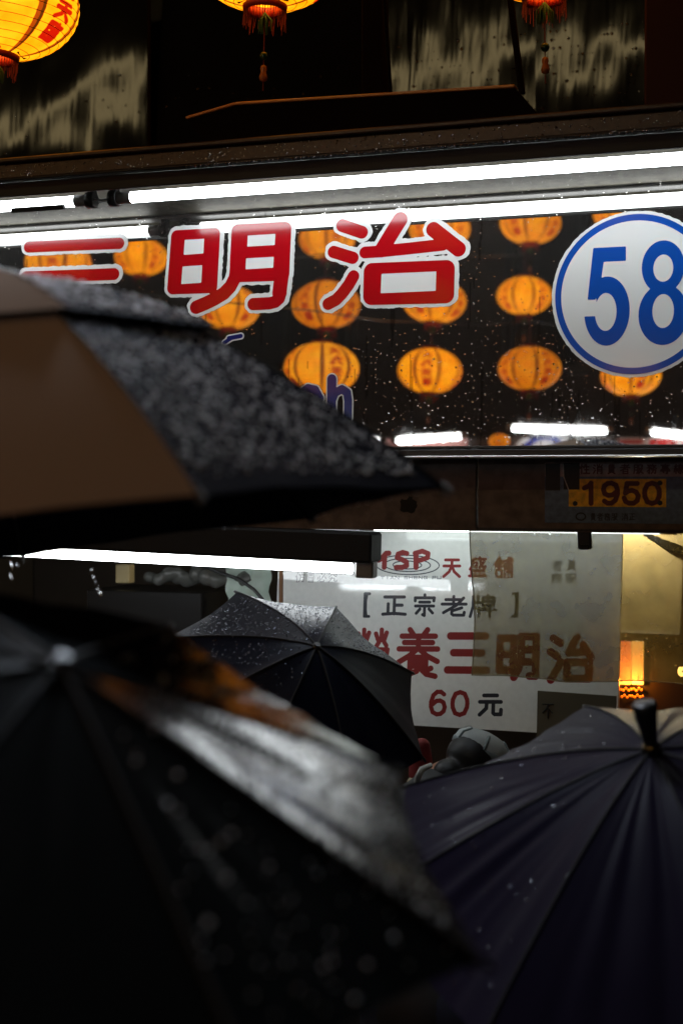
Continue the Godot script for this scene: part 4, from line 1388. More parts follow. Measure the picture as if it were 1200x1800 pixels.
func inside_stall() -> void:
	# price board, leaning back a little
	var z := -0.25
	var x0 := on(478, 1100, z).x
	var x1 := on(1085, 1100, z).x
	var y0 := on(760, 1277, z).y
	var y1 := on(760, 880, z).y
	var P := func(x: float, y: float) -> Vector2: return on2(x, y, z)
	var pr := Print.new(1400, int(1400 * (y1 - y0) / (x1 - x0)), Color(0.86, 0.87, 0.86), Vector2(x0, y1), Vector2(x1, y0))
	var red := Color(0.50, 0.02, 0.03)
	var navy := Color(0.05, 0.07, 0.13)
	var k := 0.00165
	# round emblem of three letters over ellipses
	for e in [[62, 17], [45, 11.5], [28, 7]]:
		pr.ellipse(P.call(706, 993), Vector2(e[0] * k * 0.94, e[1] * k), 1.6 * k, navy)
	var L := func(list: Array) -> PackedVector2Array:
		var a := PackedVector2Array()
		for i in list.size() / 2: a.append(P.call(620.0 + list[2 * i] / 4.2857, 940.0 + list[2 * i + 1] / 4.2857))
		return a
	pr.line(L.call([150, 190, 172, 178, 205, 140, 225, 138]), 9.5 * k, red)
	pr.line(L.call([196, 160, 194, 245]), 9.0 * k, red)
	pr.line(L.call([362, 140, 330, 132, 296, 145, 290, 172, 330, 188, 362, 205, 364, 232, 330, 246, 285, 246]), 9.0 * k, red)
	pr.line(L.call([432, 150, 436, 245]), 9.5 * k, red)
	pr.line(L.call([424, 138, 480, 122, 524, 140, 520, 172, 470, 190, 448, 190]), 8.5 * k, red)
	var tx := 660.0
	for g in ["T", "I", "A", "N", "", "S", "H", "E", "N", "Gg", "", "P", "U"]:
		if g: pr.glyph(strokes(g, P.call(tx, 1013), P.call(tx + 6.0, 1013), P.call(tx, 1018)), 1.0 * k, Color(0.25, 0.27, 0.32))
		tx += 8.6 if g else 7.0
	for q in [["tian", 769, 979, 32, 36, 5.0, red], ["sheng", 815, 979, 32, 36, 4.6, red], ["pu", 860, 979, 34, 38, 4.0, red],
			["lb", 630, 1044, 16, 40, 5.0, navy], ["zheng", 664, 1046, 43, 38, 5.6, navy], ["zong", 719, 1046, 40, 38, 5.2, navy], ["lao", 768, 1048, 46, 36, 5.2, navy], ["pai", 818, 1046, 48, 40, 5.0, navy],
			["ying", 618, 1106, 62, 86, 8.0, red], ["yang", 692, 1106, 77, 86, 9.5, red], ["san", 779, 1106, 77, 84, 13.0, red], ["ming", 868, 1113, 76, 82, 13.0, red], ["zhi", 960, 1116, 80, 84, 13.0, red],
			["6", 753, 1215, 30, 42, 7.5, red], ["0", 791, 1216, 31, 42, 7.5, red], ["yuan", 838, 1219, 44, 40, 6.5, navy],
			["fang", 509, 1007, 17, 17, 1.6, Color(0.4, 0.4, 0.42)], ["mao", 528, 1007, 17, 17, 1.6, Color(0.4, 0.4, 0.42)], ["bi", 547, 1007, 17, 17, 1.6, Color(0.4, 0.4, 0.42)], ["jiu", 566, 1007, 17, 17, 1.6, Color(0.4, 0.4, 0.42)],
			["zhe", 960, 985, 22, 18, 2.0, Color(0.3, 0.3, 0.33)], ["fei", 986, 985, 22, 18, 2.0, Color(0.3, 0.3, 0.33)], ["wu", 960, 1008, 22, 18, 2.0, Color(0.3, 0.3, 0.33)], ["fu", 986, 1008, 22, 18, 2.0, Color(0.3, 0.3, 0.33)]]:
		pr.glyph(strokes(q[0], P.call(q[1], q[2]), P.call(q[1] + q[3], q[2]), P.call(q[1], q[2] + q[4])), q[5] * k, q[6])
	pr.glyph(strokes("lb", P.call(906, 1044), P.call(890, 1044), P.call(906, 1084)), 5.0 * k, navy)
	pr.grain(0.03, 14)
	var pm := mat("price_print", Color.WHITE, 0.55)
	pm.albedo_color = Color.WHITE
	pm.albedo_texture = pr.tex()
	pm.clearcoat_enabled = true
	pm.clearcoat = 0.8
	pm.clearcoat_roughness = 0.035
	var t := stall_thing("price_board", "white glossy price board with red and navy characters, hanging in the stall", "sign", Vector3((x0 + x1) * 0.5, y0, z))
	var b := MB.new(org, false, true)
	wall_quad_uv(b, x0, x1, y0, y1, z)
	put("printed_face", b, pm, t)
	b = MB.new(org)
	b.box(Vector3((x0 + x1) * 0.5, (y0 + y1) * 0.5, z - 0.008), Vector3(x1 - x0 + 0.002, y1 - y0 + 0.002, 0.012), Basis(), 0.002)
	put("backing_board", b, M.cap_grey, t)
	t.transform = t.transform * Transform3D(Basis(Vector3.RIGHT, deg_to_rad(-6.3)), Vector3.ZERO)
	# brown label taped to its lower corner
	var lb := stall_thing("brown_label", "brown taped label on the lower right of the price board", "label", on(1010, 1300, z + 0.02))
	b = MB.new(org)
	var a := on(943, 1310, z + 0.012)
	var c := on(1082, 1222, z + 0.012)
	b.box((a + c) * 0.5, Vector3(c.x - a.x, c.y - a.y, 0.003), Basis(Vector3(0, 0, 1), -0.02), 0.0008)
	put("card", b, M.cardboard, lb)
	b = MB.new(org)
	for s in strokes("bu", on2(953, 1233, z), on2(975, 1233, z), on2(953, 1262, z)):
		var q := []
		for v in s: q.append(Vector3(v.x, v.y, z + 0.0145))
		b.tube(q, [0.0018], 5)
	put("black_character", b, M.black_matte, lb)
	# inner tube over the board
	var zt := -0.16
	var yt := on(745, 926, zt).y
	tube_lamp("fluorescent_tube", "fluorescent tube just behind the lower edge of the fascia, over the price board", Vector3(on(640, 928, zt).x, yt, zt), Vector3(on(1180, 928, zt).x, yt, zt), 0.013, M.tube_inner, Vector3(0, -1, -0.35), 0.022, true, "white fluorescent tubes of the stall")
	# hanging old plastic sheet
	var zp := -0.03
	var ps := stall_thing("plastic_sheet", "old yellowed plastic sheet with raindrops, hanging in front of the price board", "plastic sheet", on(1040, 1200, zp))
	var px0 := on(829, 1000, zp).x
	var px1 := on(1400, 1000, zp).x
	var pt := on(900, 915, zp).y
	var pb := on(900, 1190, zp).y
	var f := FastNoiseLite.new()
	f.seed = 6; f.frequency = 2.2; f.fractal_octaves = 3
	var surf := func(u: float, v: float) -> Vector3:
		var x := lerpf(px0, px1, u) + 0.006 * sin(v * 5.0) * (1.0 - u)
		return Vector3(x, lerpf(pb, pt, v) + 0.004 * sin(u * 14.0) * (1.0 - v), zp + (0.030 * f.get_noise_2d(u * 1.3, v * 0.35) + 0.006 * sin(u * 46.0 + 2.0 * v)) * (1.0 - v * 0.7))
	b = MB.new(org)
	for i in 60:
		for j in 24:
			b.quad(surf.call(i / 60.0, j / 24.0), surf.call((i + 1) / 60.0, j / 24.0), surf.call((i + 1) / 60.0, (j + 1) / 24.0), surf.call(i / 60.0, (j + 1) / 24.0))
	put("film", b, M.old_plastic, ps)
	b = MB.new(org)
	var hem := []
	for i in 61: hem.append(surf.call(i / 60.0, 0.0))
	b.tube(hem, [0.0016], 6)
	hem = []
	for j in 25: hem.append(surf.call(0.0, j / 24.0))
	b.tube(hem, [0.0016], 6)
	put("hem", b, M.old_plastic_hem, ps)
	var w := []
	for i in 520:
		var u := rng.randf() * 0.72
		var v := rng.randf()
		w.append([(surf.call(u, v) as Vector3) + Vector3(0, 0, 0.0005) - org, Vector3(0, 0, 1), lerpf(0.0010, 0.0032, pow(rng.randf(), 2.5))])
	for i in 70: w.append([(surf.call(rng.randf() * 0.72, 0.004) as Vector3) + Vector3(0, 0, 0.001) - org, Vector3(0, -0.4, 1).normalized(), rng.randf_range(0.0008, 0.0018)])
	drops("raindrops", w, M.water, ps)
	var cl := stall_thing("black_clip", "black clip holding the plastic sheet under the fascia", "clip", on(1027, 965, 0.045))
	b = MB.new(org)
	b.box(on(1027, 948, 0.035), Vector3(0.036, 0.052, 0.016), Basis(Vector3(0, 0, 1), 0.05), 0.004)
	b.box(on(1027, 962, 0.044), Vector3(0.026, 0.012, 0.02), Basis(), 0.003)
	put("jaw", b, M.black_plastic, cl)
	# yellow wall and lamp behind the sheet
	var yw := simple_box("yellow_wall", "yellowish side wall behind the plastic sheet at the right edge", "wall", Vector3(on(1330, 1000, -0.9).x, 1.75, -0.9), Vector3(0.95, 1.5, 0.04), M.yellow_wall, "", "wall_face")
	yw.rotate_object_local(Vector3.UP, 0.12)
	var bp := on(1118, 896, -0.74)
	var bl := stall_thing("hanging_bulb", "warm bulb hanging behind the plastic sheet", "bulb", bp)
	b = MB.new(org)
	b.lathe(bp, [Vector2(0.0001, -0.034), Vector2(0.018, -0.029), Vector2(0.028, -0.014), Vector2(0.029, 0.0), Vector2(0.022, 0.018), Vector2(0.014, 0.032), Vector2(0.013, 0.04)], Basis(), 20)
	put("glass_bulb", b, M.bulb_warm, bl)
	b = MB.new(org)
	b.tube([bp + Vector3(0, 0.038, 0), bp + Vector3(0, 0.075, 0)], [0.015], 14)
	b.tube([bp + Vector3(0, 0.075, 0), bp + Vector3(0, 0.36, 0)], [0.003], 6)
	put("socket_and_cord", b, M.black_plastic, bl)
	var l := OmniLight3D.new()
	l.name = "light"
	l.light_color = Color(1.0, 0.93, 0.76)
	l.light_energy = 0.24
	l.light_size = 0.02
	l.omni_range = 8.0
	l.omni_attenuation = 2.0
	l.shadow_enabled = true
	bl.add_child(l)
	var sp := stall_thing("dark_strap", "dark strap slanting down behind the plastic sheet at the right edge", "strap", on(1200, 975, -0.2))
	b = MB.new(org)
	b.tube([on(1112, 925, -0.2), on(1150, 948, -0.2), on(1185, 966, -0.2), on(1260, 1000, -0.2)], [0.004, 0.008, 0.016, 0.022], 8)
	put("strap", b, M.black_matte, sp)
	# lit orange food cabinet
	var fc := stall_thing("warming_cabinet", "small cabinet glowing orange and amber beside the price board", "cabinet", on(1140, 1300, -0.42))
	b = MB.new(org)
	a = on(1080, 1300, -0.42)
	c = on(1240, 1118, -0.42)
	b.box((a + c) * 0.5 + Vector3(0, 0, -0.06), Vector3(c.x - a.x, c.y - a.y, 0.1), Basis(), 0.004)
	put("case", b, M.black_plastic, fc)
	for q in [[1087, 1108, 1127, 1203, "glow_orange"], [1109, 1131, 1127, 1203, "glow_amber"]]:
		b = MB.new(org)
		a = on(q[0], q[3], -0.41)
		c = on(q[1], q[2], -0.41)
		b.box((a + c) * 0.5 + Vector3(0, 0, 0.002), Vector3(c.x - a.x, c.y - a.y, 0.01), Basis(), 0.002)
		put("lit_pane", b, M[q[4]], fc)
	b = MB.new(org)
	for i in 18: b.ball(on(1090 + 4.6 * (i % 9) + 2.0 * (i / 9), 1212 + 12 * (i / 9) + 2 * sin(i * 2.4), -0.405), Vector3(0.0045, 0.005, 0.004), Basis(), 8)
	put("golden_buns", b, M.bun, fc).set_meta("kind", "stuff")
	var fl := OmniLight3D.new()
	fl.name = "light"
	fl.light_color = Color(1.0, 0.50, 0.12)
	fl.light_energy = 0.03
	fl.light_size = 0.01
	fl.omni_range = 4.0
	fl.omni_attenuation = 2.0
	fl.shadow_enabled = true
	fc.add_child(fl)
	fl.position = on(1110, 1200, -0.36) - org
	var ab := stall_thing("glint_bulb", "small added amber bulb standing for golden glints at the right edge behind the plastic sheet", "bulb", on(1197, 1180, -0.3))  # bulb added; its glow imitates gold highlights on the drops
	b = MB.new(org)
	b.ball(org, Vector3(0.011, 0.015, 0.011))
	put("glass_bulb", b, M.glow_amber_bright, ab)
	b = MB.new(org)
	b.tube([org + Vector3(0, 0.013, 0), org + Vector3(0, 0.035, 0), org + Vector3(0.01, 0.5, 0)], [0.007, 0.007, 0.002], 8)
	put("socket_and_cord", b, M.black_plastic, ab)
	# things at the left of the room
	simple_box("black_crate", "black crate in the dark left of the stall, under a grey plastic bag", "crate", on(290, 1075, -0.5) + Vector3(0, -0.05, 0), Vector3(0.40, 0.25, 0.3), M.black_plastic)
	simple_box("cream_box", "small cream box lit beside the black crate", "box", on(220, 1008, -0.45), Vector3(0.05, 0.06, 0.04), M.cream_box)
	var bg := stall_thing("plastic_bag", "crumpled grey plastic bag lying on the black crate", "bag", on(350, 1030, -0.42))
	b = MB.new(org)
	var bones := []
	for i in 11: bones.append([on(262 + 17 * i, 1014 + 6 * sin(i * 2.1), -0.42 + 0.02 * sin(i * 1.3)), on(280 + 17 * i, 1012 + 7 * cos(i * 1.7), -0.42), 0.018 + 0.010 * absf(sin(i * 2.9)), 0.016])
	body(b, bones, 0.006, 0.006)
	put("bag", b, M.bag_grey, bg)
	var gg := stall_thing("pale_bag", "pale green plastic bag lit by the lower tube, beside the price board", "bag", on(440, 1110, -0.4))
	b = MB.new(org)
	var rows := []
	for i in 13:
		var r := []
		for j in 9:
			var q := on(398 + 76.0 * j / 8.0 + 1.2 * sin(i * 0.9) + i * 0.5, 990 + 10.0 * i, -0.4)
			q.z += 0.010 * sin(j * 1.4 + i * 0.5) + 0.008 * sin(i * 1.7)
			r.append(q)
		rows.append(r)
	for i in 12:
		for j in 8: b.quad(rows[i + 1][j], rows[i + 1][j + 1], rows[i][j + 1], rows[i][j])
	put("bag", b, M.bag_green, gg)
	var cb := stall_thing("cable", "black cable drooping past the pale bag", "cable", on(465, 1060, -0.3))
	b = MB.new(org)
	b.tube([on(345, 990, -0.3), on(385, 1006, -0.3), on(420, 1018, -0.3), on(447, 1037, -0.3), on(470, 1064, -0.3), on(480, 1100, -0.3)], [0.0055], 8)
	put("cord", b, M.black_plastic, cb)
	var pp := stall_thing("brown_pipe", "thin brown pipe standing before the left edge of the price board", "pipe", Vector3(on(494, 1100, -0.2).x, 0.92, -0.2))
	b = MB.new(org)
	b.tube([Vector3(on(494, 1100, -0.2).x, 0.92, -0.2), Vector3(on(494, 1100, -0.2).x, 2.45, -0.2)], [0.0065], 10)
	put("pipe", b, M.rust_pipe, pp)

func across_the_lane() -> void:
	var z := 6.5
	for q in [[540, 777, 672, 774, "farthest left"], [690, 774, 815, 765, "left"], [892, 751, 1072, 756, "middle"], [1137, 757, 1240, 768, "right"]]:
		var t := tube_lamp("fluorescent_tube", "fluorescent tube across the lane, the %s one of four mirrored low in the sign" % q[4], opp(q[0], q[1], z - 0.1), opp(q[2], q[3], z - 0.1), 0.021, M.tube_across, Vector3(0, -0.6, -1), 0.16, true, "tubes of the stall across the lane")
	var a := opp(640, 772, z)
	var c := opp(1260, 850, z)
	var P := func(x: float, y: float) -> Vector2:
		var p := opp(x, y, z)
		return Vector2(p.x, p.y)
	var pr := Print.new(800, 160, Color(0.30, 0.28, 0.28), Vector2(a.x, a.y), Vector2(c.x, c.y))
	pr.rect(P.call(640, 772), P.call(820, 790), Color(0.75, 0.52, 0.50))
	pr.ellipse(P.call(955, 812), Vector2(0.10, 0.10), 0.20, Color(0.82, 0.84, 0.86))
	pr.ellipse(P.call(955, 812), Vector2(0.17, 0.17), 0.03, Color(0.10, 0.22, 0.62))
	var n := 0
	for g in ["san", "ming", "zhi"]:
		pr.glyph(strokes(g, P.call(1085 + n * 56, 770), P.call(1085 + n * 56 + 44, 770), P.call(1085 + n * 56, 810)), 0.05, Color(0.85, 0.83, 0.82))
		pr.glyph(strokes(g, P.call(1085 + n * 56, 770), P.call(1085 + n * 56 + 44, 770), P.call(1085 + n * 56, 810)), 0.026, Color(0.75, 0.06, 0.06))
		n += 1
	var pm := mat("across_print", Color.WHITE, 0.4)
	pm.albedo_color = Color.WHITE
	pm.albedo_texture = pr.tex()
	var t := stall_thing("opposite_stall", "stall across the lane, mirrored along the foot of the steel sign", "stall", Vector3((a.x + c.x) * 0.5, 0, z))
	var b := MB.new(org, false, true)
	var v := [Vector3(a.x, c.y, z), Vector3(c.x, c.y, z), Vector3(c.x, a.y, z), Vector3(a.x, a.y, z)]
	b.tri_uv(v[1], v[0], v[3], Vector2(1, 1), Vector2(0, 1), Vector2(0, 0))
	b.tri_uv(v[1], v[3], v[2], Vector2(1, 1), Vector2(0, 0), Vector2(1, 0))
	put("sign_face", b, pm, t)
	b = MB.new(org)
	b.box(Vector3((a.x + c.x) * 0.5, (a.y + c.y) * 0.5, z + 0.02), Vector3(absf(c.x - a.x) + 0.1, absf(a.y - c.y) + 0.02, 0.03))
	put("sign_frame", b, M.dark_metal, t)
	b = MB.new(org)
	b.box(Vector3((a.x + c.x) * 0.5, 0.48, z + 0.35), Vector3(absf(c.x - a.x), 0.96, 0.6))
	put("counter", b, M.dark_metal, t)
	for s in [a.x, c.x]:
		b = MB.new(org)
		b.box(Vector3(s, 1.25, z + 0.1), Vector3(0.06, 2.5, 0.06))
		put("post", b, M.dark_metal, t)
	# dark house behind it
	var zz := 9.0
	var hm := (a.x + c.x) * 0.5
	var h := stall_thing("dark_house", "dark house front across the lane behind the lanterns, seen only in the mirror sign", "building", Vector3(hm, 0, zz))
	b = MB.new(org)
	b.box(Vector3(hm, 4.5, zz + 0.2), Vector3(26, 9, 0.4), Basis(), 0.02)
	put("wall", b, M.far_wall, h)
	for i in 9:
		for j in 2:
			var wc := Vector3(hm - 11 + i * 2.7, 4.4 + j * 2.5, zz - 0.02)
			b = MB.new(org)
			for q in [[Vector3(-0.62, 0, 0), Vector3(0.08, 1.5, 0.08)], [Vector3(0.62, 0, 0), Vector3(0.08, 1.5, 0.08)], [Vector3(0, 0.71, 0), Vector3(1.16, 0.08, 0.08)], [Vector3(0, -0.71, 0), Vector3(1.16, 0.08, 0.08)], [Vector3(0, 0, 0), Vector3(0.05, 1.34, 0.06)]]: b.box(wc + q[0], q[1], Basis(), 0.006)
			var fr := put("window", b, M.dark_metal, h)
			b = MB.new(org)
			b.box(wc + Vector3(0, 0, 0.01), Vector3(1.16, 1.34, 0.012))
			put("pane", b, M.far_pane, fr)

	# lit board high on the house: the films above the canopy mirror it
	for q in [["lit pale signboard high on the house across the lane, right part", 640, 1260, 108], ["lit pale signboard high on the house across the lane, left part", -160, 330, 168]]:
		var zb := 8.6
		var p0 := on(q[1], q[3], -zb - 3.4)
		var p1 := on(q[2], q[3], -zb - 3.4)
		var yc := on(620, 128, -zb - 3.4).y
		var lb := stall_thing("lit_signboard", q[0], "sign", Vector3((p0.x + p1.x) * 0.5, yc - 0.15, zb + 0.1), "lit signboards across the lane")
		b = MB.new(org)
		b.box(Vector3((p0.x + p1.x) * 0.5, yc, zb + 0.2), Vector3(p1.x - p0.x + 0.08, 0.44, 0.36), Basis(), 0.01)
		put("case", b, M.dark_metal, lb)
		var n0 := int((p1.x - p0.x) / 0.62)
		for i in n0:
			b = MB.new(org)
			b.box(Vector3(lerpf(p0.x, p1.x, (i + 0.5) / n0), yc, zb + 0.012), Vector3((p1.x - p0.x) / n0 - 0.03, 0.27, 0.02), Basis(), 0.004)
			put("lit_panel", b, M.lit_board_glow, lb)

func lanterns() -> void:
	lantern("large lantern at the top left corner of the photo", at(3, 6, 4.2), 1.08, 0.4, "lanterns hanging in front of the upper floor")
	lantern("large lantern at the top, between the thin post and the thick post", at(468, -80, 4.2), 1.08, 1.1, "lanterns hanging in front of the upper floor")
	lantern("lantern mostly above the photo, only its red collar and tassel show near the slanted rod", at(955, -103, 4.05), 1.08, 2.0, "lanterns hanging in front of the upper floor")
	var rows := [
		[[103, 463, 116, "between the two upper bars of the three-bar character"], [248, 452, 92, "left of the sun and moon character, cut off by the lamp reflection"], [575, 420, 98, "behind the upper left of the three-drop character"], [772, 402, 106, "faint, behind the top of the three-drop character"], [932, 392, 106, "at the top, left of the round badge"], [1092, 374, 100, "faint, behind the top of the round badge"]],
		[[232, 632, 118, "as a sliver over the left umbrella"], [402, 541, 108, "below the sun and moon character"], [573, 536, 120, "below left of the three-drop character"], [763, 529, 112, "below the mouth of the three-drop character"], [921, 520, 96, "half way down, just left of the round badge"]],
		[[565, 648, 132, "beside the blue letter h"], [755, 652, 113, "low in the middle of the sign, alone"], [930, 648, 110, "low, below left of the round badge"], [1108, 660, 104, "under the round badge"]]]
	for r in rows:
		var tops := []
		for q in r:
			var d: float = 0.39 * F / q[2]
			var p := mirrored(q[0], q[1], d)
			lantern("lantern mirrored %s" % q[3], p, 1.0, rng.randf() * TAU)
			tops.append(p + Vector3(0, 0.297, 0))
		var c := world_thing("lantern_cable", ["top", "middle", "bottom"][rows.find(r)] + " cable of three carrying the mirrored lanterns", "cable", tops[0])
		var m := MB.new(org)
		var ext := [tops[0] + (tops[0] - tops[1]).normalized() * 2.0]
		for i in tops.size():
			ext.append(tops[i])
			if i + 1 < tops.size(): ext.append((tops[i] + tops[i + 1]) * 0.5 - Vector3(0, 0.02, 0))
		m.tube(ext, [0.004], 6)
		put("cable", m, M.black_plastic, c)
	lantern("small far lantern mirrored low in the sign above the gutter", mirrored(877, 776, 10.2), 0.36, 0.3)

func umbrellas() -> void:
	var dark: Material = M.cloth_black
	var grp := "wet umbrellas in front of the stall"
	var knob := [[0.005, -0.004], [0.014, 0.0], [0.012, 0.006], [0.006, 0.02], [0.0055, 0.035], [0.0001, 0.04]]
	# large vented umbrella with tan and black panels
	var r := umbrella("large vented umbrella with tan and black panels, upper left", [-76.0, 488.0, 2.156, -0.118, -0.062, 0.995, 0.643, 0.376], 7, 1.7, 1.0, [M.cloth_tan, dark, M.cloth_tan, dark, M.cloth_tan, dark, dark], M.lining_navy, 0.56, grp, knob, 3)
	var u: Umb = r[1]
	var w := []
	for q in rain_on(u, 3800, 0.0009, 0.0036, 0.05, [5, 6, 6]): w.append(q)
	for i in 1000:
		var k: int = [5, 6, 6][rng.randi() % 3]
		var s := 0.05 + 0.5 * sqrt(rng.randf())
		var t := rng.randf()
		w.append([u.at(k, t, s * (1.0 - 0.09 * sin(PI * t)), 0.022 * s / 0.56 + 0.001) - org, u.normal(k, t, s), lerpf(0.0010, 0.0042, pow(rng.randf(), 2.0))])
	for i in 46:                                          # along the far hem
		var k: int = [4, 5, 3][rng.randi() % 3]
		var t := rng.randf()
		w.append([u.at(k, t, 1.0 - 0.045 * sin(PI * t), -0.002) - org, -u.a, rng.randf_range(0.001, 0.003)])
	drops("raindrops", w, M.bead_glint_white, r[0], 0.9)
	# black umbrella close to the camera
	r = umbrella("black wet umbrella close to the camera, lower left, sheen across one panel", [107.4, 1168.5, 1.349, 0.346, 0.266, -0.59, 0.437, 0.103], 8, 1.08, 1.0, [M.cloth_charcoal], null, 0.0, grp, [[0.003, -0.004], [0.005, 0.0], [0.004, 0.001], [0.002, 0.002], [0.0001, 0.002]], 5, 0.012, 0.002)
	drops("raindrops", rain_on(r[1], 560, 0.0010, 0.0030, 0.12, [7, 0, 0, 0, 0, 0, 1]), M.bead_glint_white, r[0], 0.9)
	# navy-black umbrella under the stall lamp
	r = umbrella("navy black umbrella beaded with rain, in front of the price board", [556.0, 1136.8, 3.53, 0.298, 0.745, -0.47, 0.340, 0.195], 8, 1.4, 1.0, [M.cloth_navy], null, 0.0, grp, [[0.004, -0.004], [0.010, 0.0], [0.010, 0.003], [0.004, 0.006], [0.0001, 0.007]], 7)
	drops("raindrops", rain_on(r[1], 3400, 0.0007, 0.0024, 0.04, [3, 4, 4, 5, 5, 5, 6, 6, 6, 7, 7, 7]), M.bead_fine, r[0])
	# violet-black umbrella with a long ferrule
	r = umbrella("violet black umbrella with a long black ferrule and brass collar, lower right", [1144.3, 1319.4, 2.544, -0.196, 0.3, 4.615, 0.559, 0.18], 8, 1.4, 1.0, [M.cloth_violet], null, 0.0, grp, [[0.006, -0.006], [0.018, -0.002], [0.012, 0.014], [0.0125, 0.025], [0.016, 0.045], [0.019, 0.066], [0.021, 0.080], [0.0205, 0.086], [0.014, 0.089], [0.0001, 0.090]], 9, 0.035, 0.010)
	drops("raindrops", rain_on(r[1], 420, 0.0010, 0.0030, 0.04, [6, 7, 0, 1, 5]), M.bead, r[0])

func person() -> void:
	var hd := at(836, 1338, 4.0)
	var ne := at(784, 1372, 3.96)
	var ch := Vector3(ne.x - 0.04, ne.y - 0.14, ne.z + 0.04)
	var pe := Vector3(ne.x - 0.06, 0.92, ne.z + 0.22)
	var rt := Vector3(0.86, 0, 0.5).normalized()            # the shoulders, seen from behind
	var fw := Vector3(0.45, 0, -0.89).normalized()
	var t := world_thing("person", "person in a dark jacket and pale cap bending before the counter, half behind umbrellas", "person", Vector3(pe.x, 0, pe.z))
	var sl := ch - rt * 0.17 + Vector3(0, 0.05, 0)
	var sr := ch + rt * 0.17 + Vector3(0, 0.03, 0)
	var el := sl - rt * 0.06 + Vector3(0, -0.27, 0)
	var er := sr + rt * 0.05 + Vector3(0, -0.26, 0) + fw * 0.06
	var wl := el + fw * 0.20 + Vector3(0, -0.08, 0)
	var wr := er + fw * 0.21 + Vector3(0, 0.0, 0)
	var torso := [[ne, ch, 0.055, 0.115], [ch, pe, 0.125, 0.125], [ch, sl, 0.10, 0.062], [ch, sr, 0.10, 0.062]]
	var arms := [[sl, el, 0.05, 0.042], [el, wl, 0.042, 0.028], [sr, er, 0.05, 0.042], [er, wr, 0.042, 0.028]]
	var legs := []
	for s in [-1.0, 1.0]:
		var hip: Vector3 = pe + rt * 0.085 * s
		var kn := Vector3(hip.x, 0.48, hip.z) + fw * 0.03
		var an := Vector3(hip.x, 0.08, hip.z) - fw * 0.02
		legs.append([hip, kn, 0.085, 0.056]); legs.append([kn, an, 0.056, 0.038])
	var feet := []
	for i in [1, 3]:
		var an: Vector3 = legs[i][1]
		feet.append([an + Vector3(0, -0.04, 0), an + fw * 0.14 + Vector3(0, -0.05, 0), 0.036, 0.028])
	var skin := MB.new(org)
	body(skin, torso + arms + legs + feet, 0.018, 0.03)
	var hb := [[ne, hd + Vector3(-0.02, -0.05, 0), 0.05, 0.055], [hd, hd + fw * 0.02, 0.070, 0.066], [hd + fw * 0.03 + Vector3(0, -0.05, 0), hd + fw * 0.055 + Vector3(0, -0.075, 0), 0.05, 0.032], [hd + fw * 0.085, hd + fw * 0.10 + Vector3(0, -0.02, 0), 0.012, 0.013]]
	for s in [-1.0, 1.0]: hb.append([hd + rt * 0.070 * s + Vector3(0, 0.0, 0), hd + rt * 0.077 * s - fw * 0.01 + Vector3(0, -0.03, 0), 0.014, 0.010])
	body(skin, hb, 0.006, 0.012)
	for h in [[wl, el], [wr, er]]:                       # hands: palm, four fingers and a thumb, resting forward
		var d: Vector3 = (h[0] - h[1]).normalized()
		var sd := d.cross(Vector3.UP).normalized()
		var hh := [[h[0], h[0] + d * 0.07, 0.026, 0.03]]
		for i in 4:
			var q: Vector3 = h[0] + d * 0.075 + sd * (-0.027 + 0.018 * i)
			var k: Vector3 = q + d * (0.035 + 0.004 * (1.5 - absf(i - 1.5)))
			hh.append([q, k, 0.009, 0.0085]); hh.append([k, k + d * 0.022 + Vector3(0, -0.022, 0), 0.0085, 0.0075])
		hh.append([h[0] + d * 0.025 + sd * 0.026, h[0] + d * 0.06 + sd * 0.055, 0.011, 0.009])
		body(skin, hh, 0.005, 0.008)
	put("body", skin, M.skin, t)
	var grow := func(list: Array, e: float) -> Array:
		var r := []
		for q in list: r.append([q[0], q[1], q[2] + e, q[3] + e])
		return r
	var jk := MB.new(org)
	body(jk, grow.call([[ch + (ne - ch) * 0.55, ch, 0.085, 0.13]] + torso.slice(1) + arms, 0.014), 0.016, 0.03)
	put("jacket", jk, M.jacket, t)
	var tr := MB.new(org)
	body(tr, grow.call([[pe, pe + Vector3(0, -0.05, 0), 0.125, 0.12]] + legs, 0.012), 0.018, 0.03)
	put("trousers", tr, M.jeans, t)
	for f in feet:
		var sh := MB.new(org)
		body(sh, grow.call([f], 0.008), 0.012, 0.01)
		put("shoe", sh, M.black_plastic, t)
	var hr := MB.new(org)
	body(hr, [[hd - fw * 0.018 + Vector3(0, 0.008, 0), hd - fw * 0.03 + Vector3(-0.01, -0.045, 0), 0.073, 0.060], [hd - fw * 0.03 + Vector3(-0.01, -0.045, 0), ne - fw * 0.02 + Vector3(0.012, 0.02, 0), 0.058, 0.040]], 0.006, 0.01)
	put("hair", hr, M.hair, t)
	# cap, tilted with the head
	var ax := (Vector3(0.42, 1, 0) + fw * 0.10).normalized()
	var cx := (rt - ax * rt.dot(ax)).normalized()
	var bs := Basis(cx, ax, cx.cross(ax))
	var cp := MB.new(org)
	cp.lathe(hd + ax * 0.022, [Vector2(0.076, 0.0), Vector2(0.078, 0.018), Vector2(0.073, 0.036), Vector2(0.052, 0.052), Vector2(0.022, 0.058), Vector2(0.0001, 0.060)], bs, 28)
	var cpn := put("cap", cp, M.cap_cloth, t)
	cp = MB.new(org)
	cp.lathe(hd + ax * 0.022, [Vector2(0.0765, 0.000), Vector2(0.0805, 0.002), Vector2(0.0805, 0.016), Vector2(0.0780, 0.018)], bs, 28)
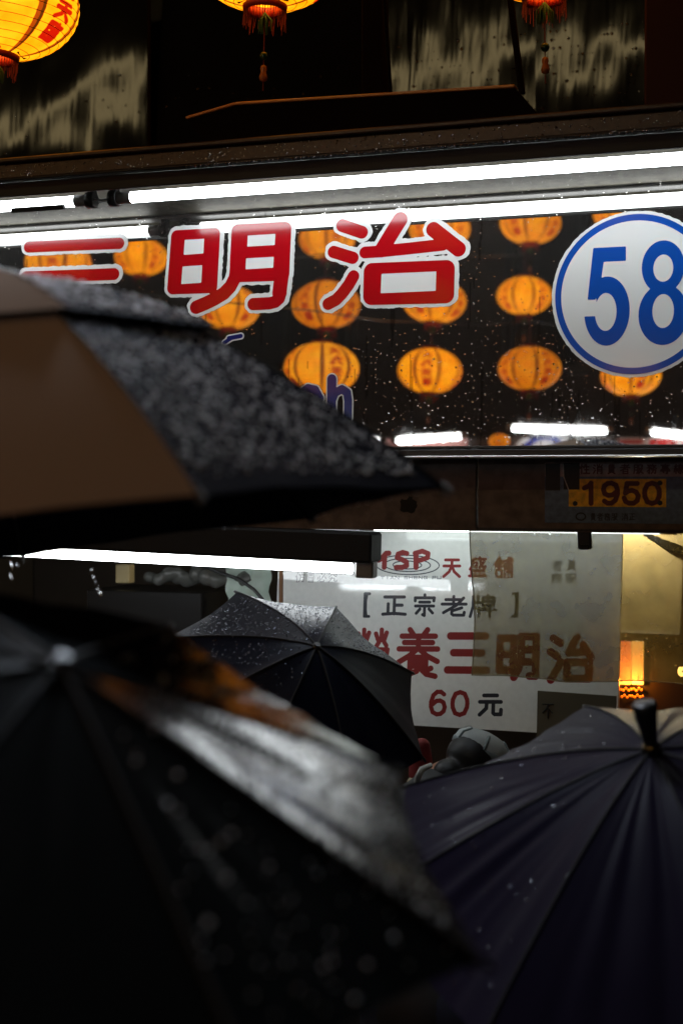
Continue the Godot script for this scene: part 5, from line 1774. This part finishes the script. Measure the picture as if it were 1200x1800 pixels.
	for i in 6:
		var an := TAU * i / 6.0
		var d := bs * Vector3(cos(an), 0, sin(an))
		cp.tube([hd + ax * 0.038 + d * 0.078, hd + ax * 0.058 + d * 0.0735, hd + ax * 0.074 + d * 0.053], [0.004], 6)
	put("band", cp, M.cap_band, cpn)
	var cl := MB.new(org)
	var ring := []
	for i in 17:
		var an := lerpf(0.35, PI * 2 - 0.35, i / 16.0) + PI / 2
		ring.append(ne + Vector3(0, -0.012, 0) + rt * cos(an) * 0.088 + fw * (sin(an) * 0.075) + Vector3(0, 0.016, 0) * sin(an))
	cl.tube(ring, [0.018, 0.021, 0.022, 0.022, 0.021, 0.018], 10)
	put("collar", cl, M.collar_pale, t)
	var sp := MB.new(org)
	sp.tube([at(757, 1345, 3.78), at(741, 1352, 3.76), at(734, 1366, 3.75), at(732, 1386, 3.75), at(736, 1420, 3.76)], [0.006, 0.008, 0.008, 0.007, 0.006], 8)
	put("bag_strap", sp, M.strap_white, t)
	var rc := world_thing("red_bag", "dark red bag just left of the person, beside the black umbrella", "bag", at(744, 1345, 4.0))
	var rm := MB.new(org)
	body(rm, [[at(741, 1312, 4.0), at(743, 1360, 4.0), 0.022, 0.03], [at(735, 1320, 4.0), at(735, 1360, 4.0), 0.02, 0.026]], 0.005, 0.01)
	put("bag", rm, M.red_cloth, rc)

func small_things() -> void:
	# water falling from the hem of the large umbrella
	for q in [["string of water drops falling from the large umbrella, below the lower tube", [[161, 1001, 1.6, 4], [165, 1014, 1.4, 5], [168, 1022, 1.2, 3], [172, 1034, 1.5, 4], [177, 1041, 3.2, 7]]], ["long water drop falling at the left edge under the large umbrella", [[21, 992, 2.0, 10], [20, 1012, 1.6, 9], [31, 992, 2.2, 4]]]]:
		var t := world_thing("falling_water", q[0], "water drops", at(q[1][0][0], q[1][0][1], 2.9), "water falling from the umbrella")
		var m := MB.new(org)
		for d in q[1]: m.ball(at(d[0], d[1], 2.9), Vector3(d[2], d[3], d[2]) * 0.00107, Basis(Vector3(0, 0, 1), 0.15), 12)
		put("drops", m, M.water, t).set_meta("kind", "stuff")
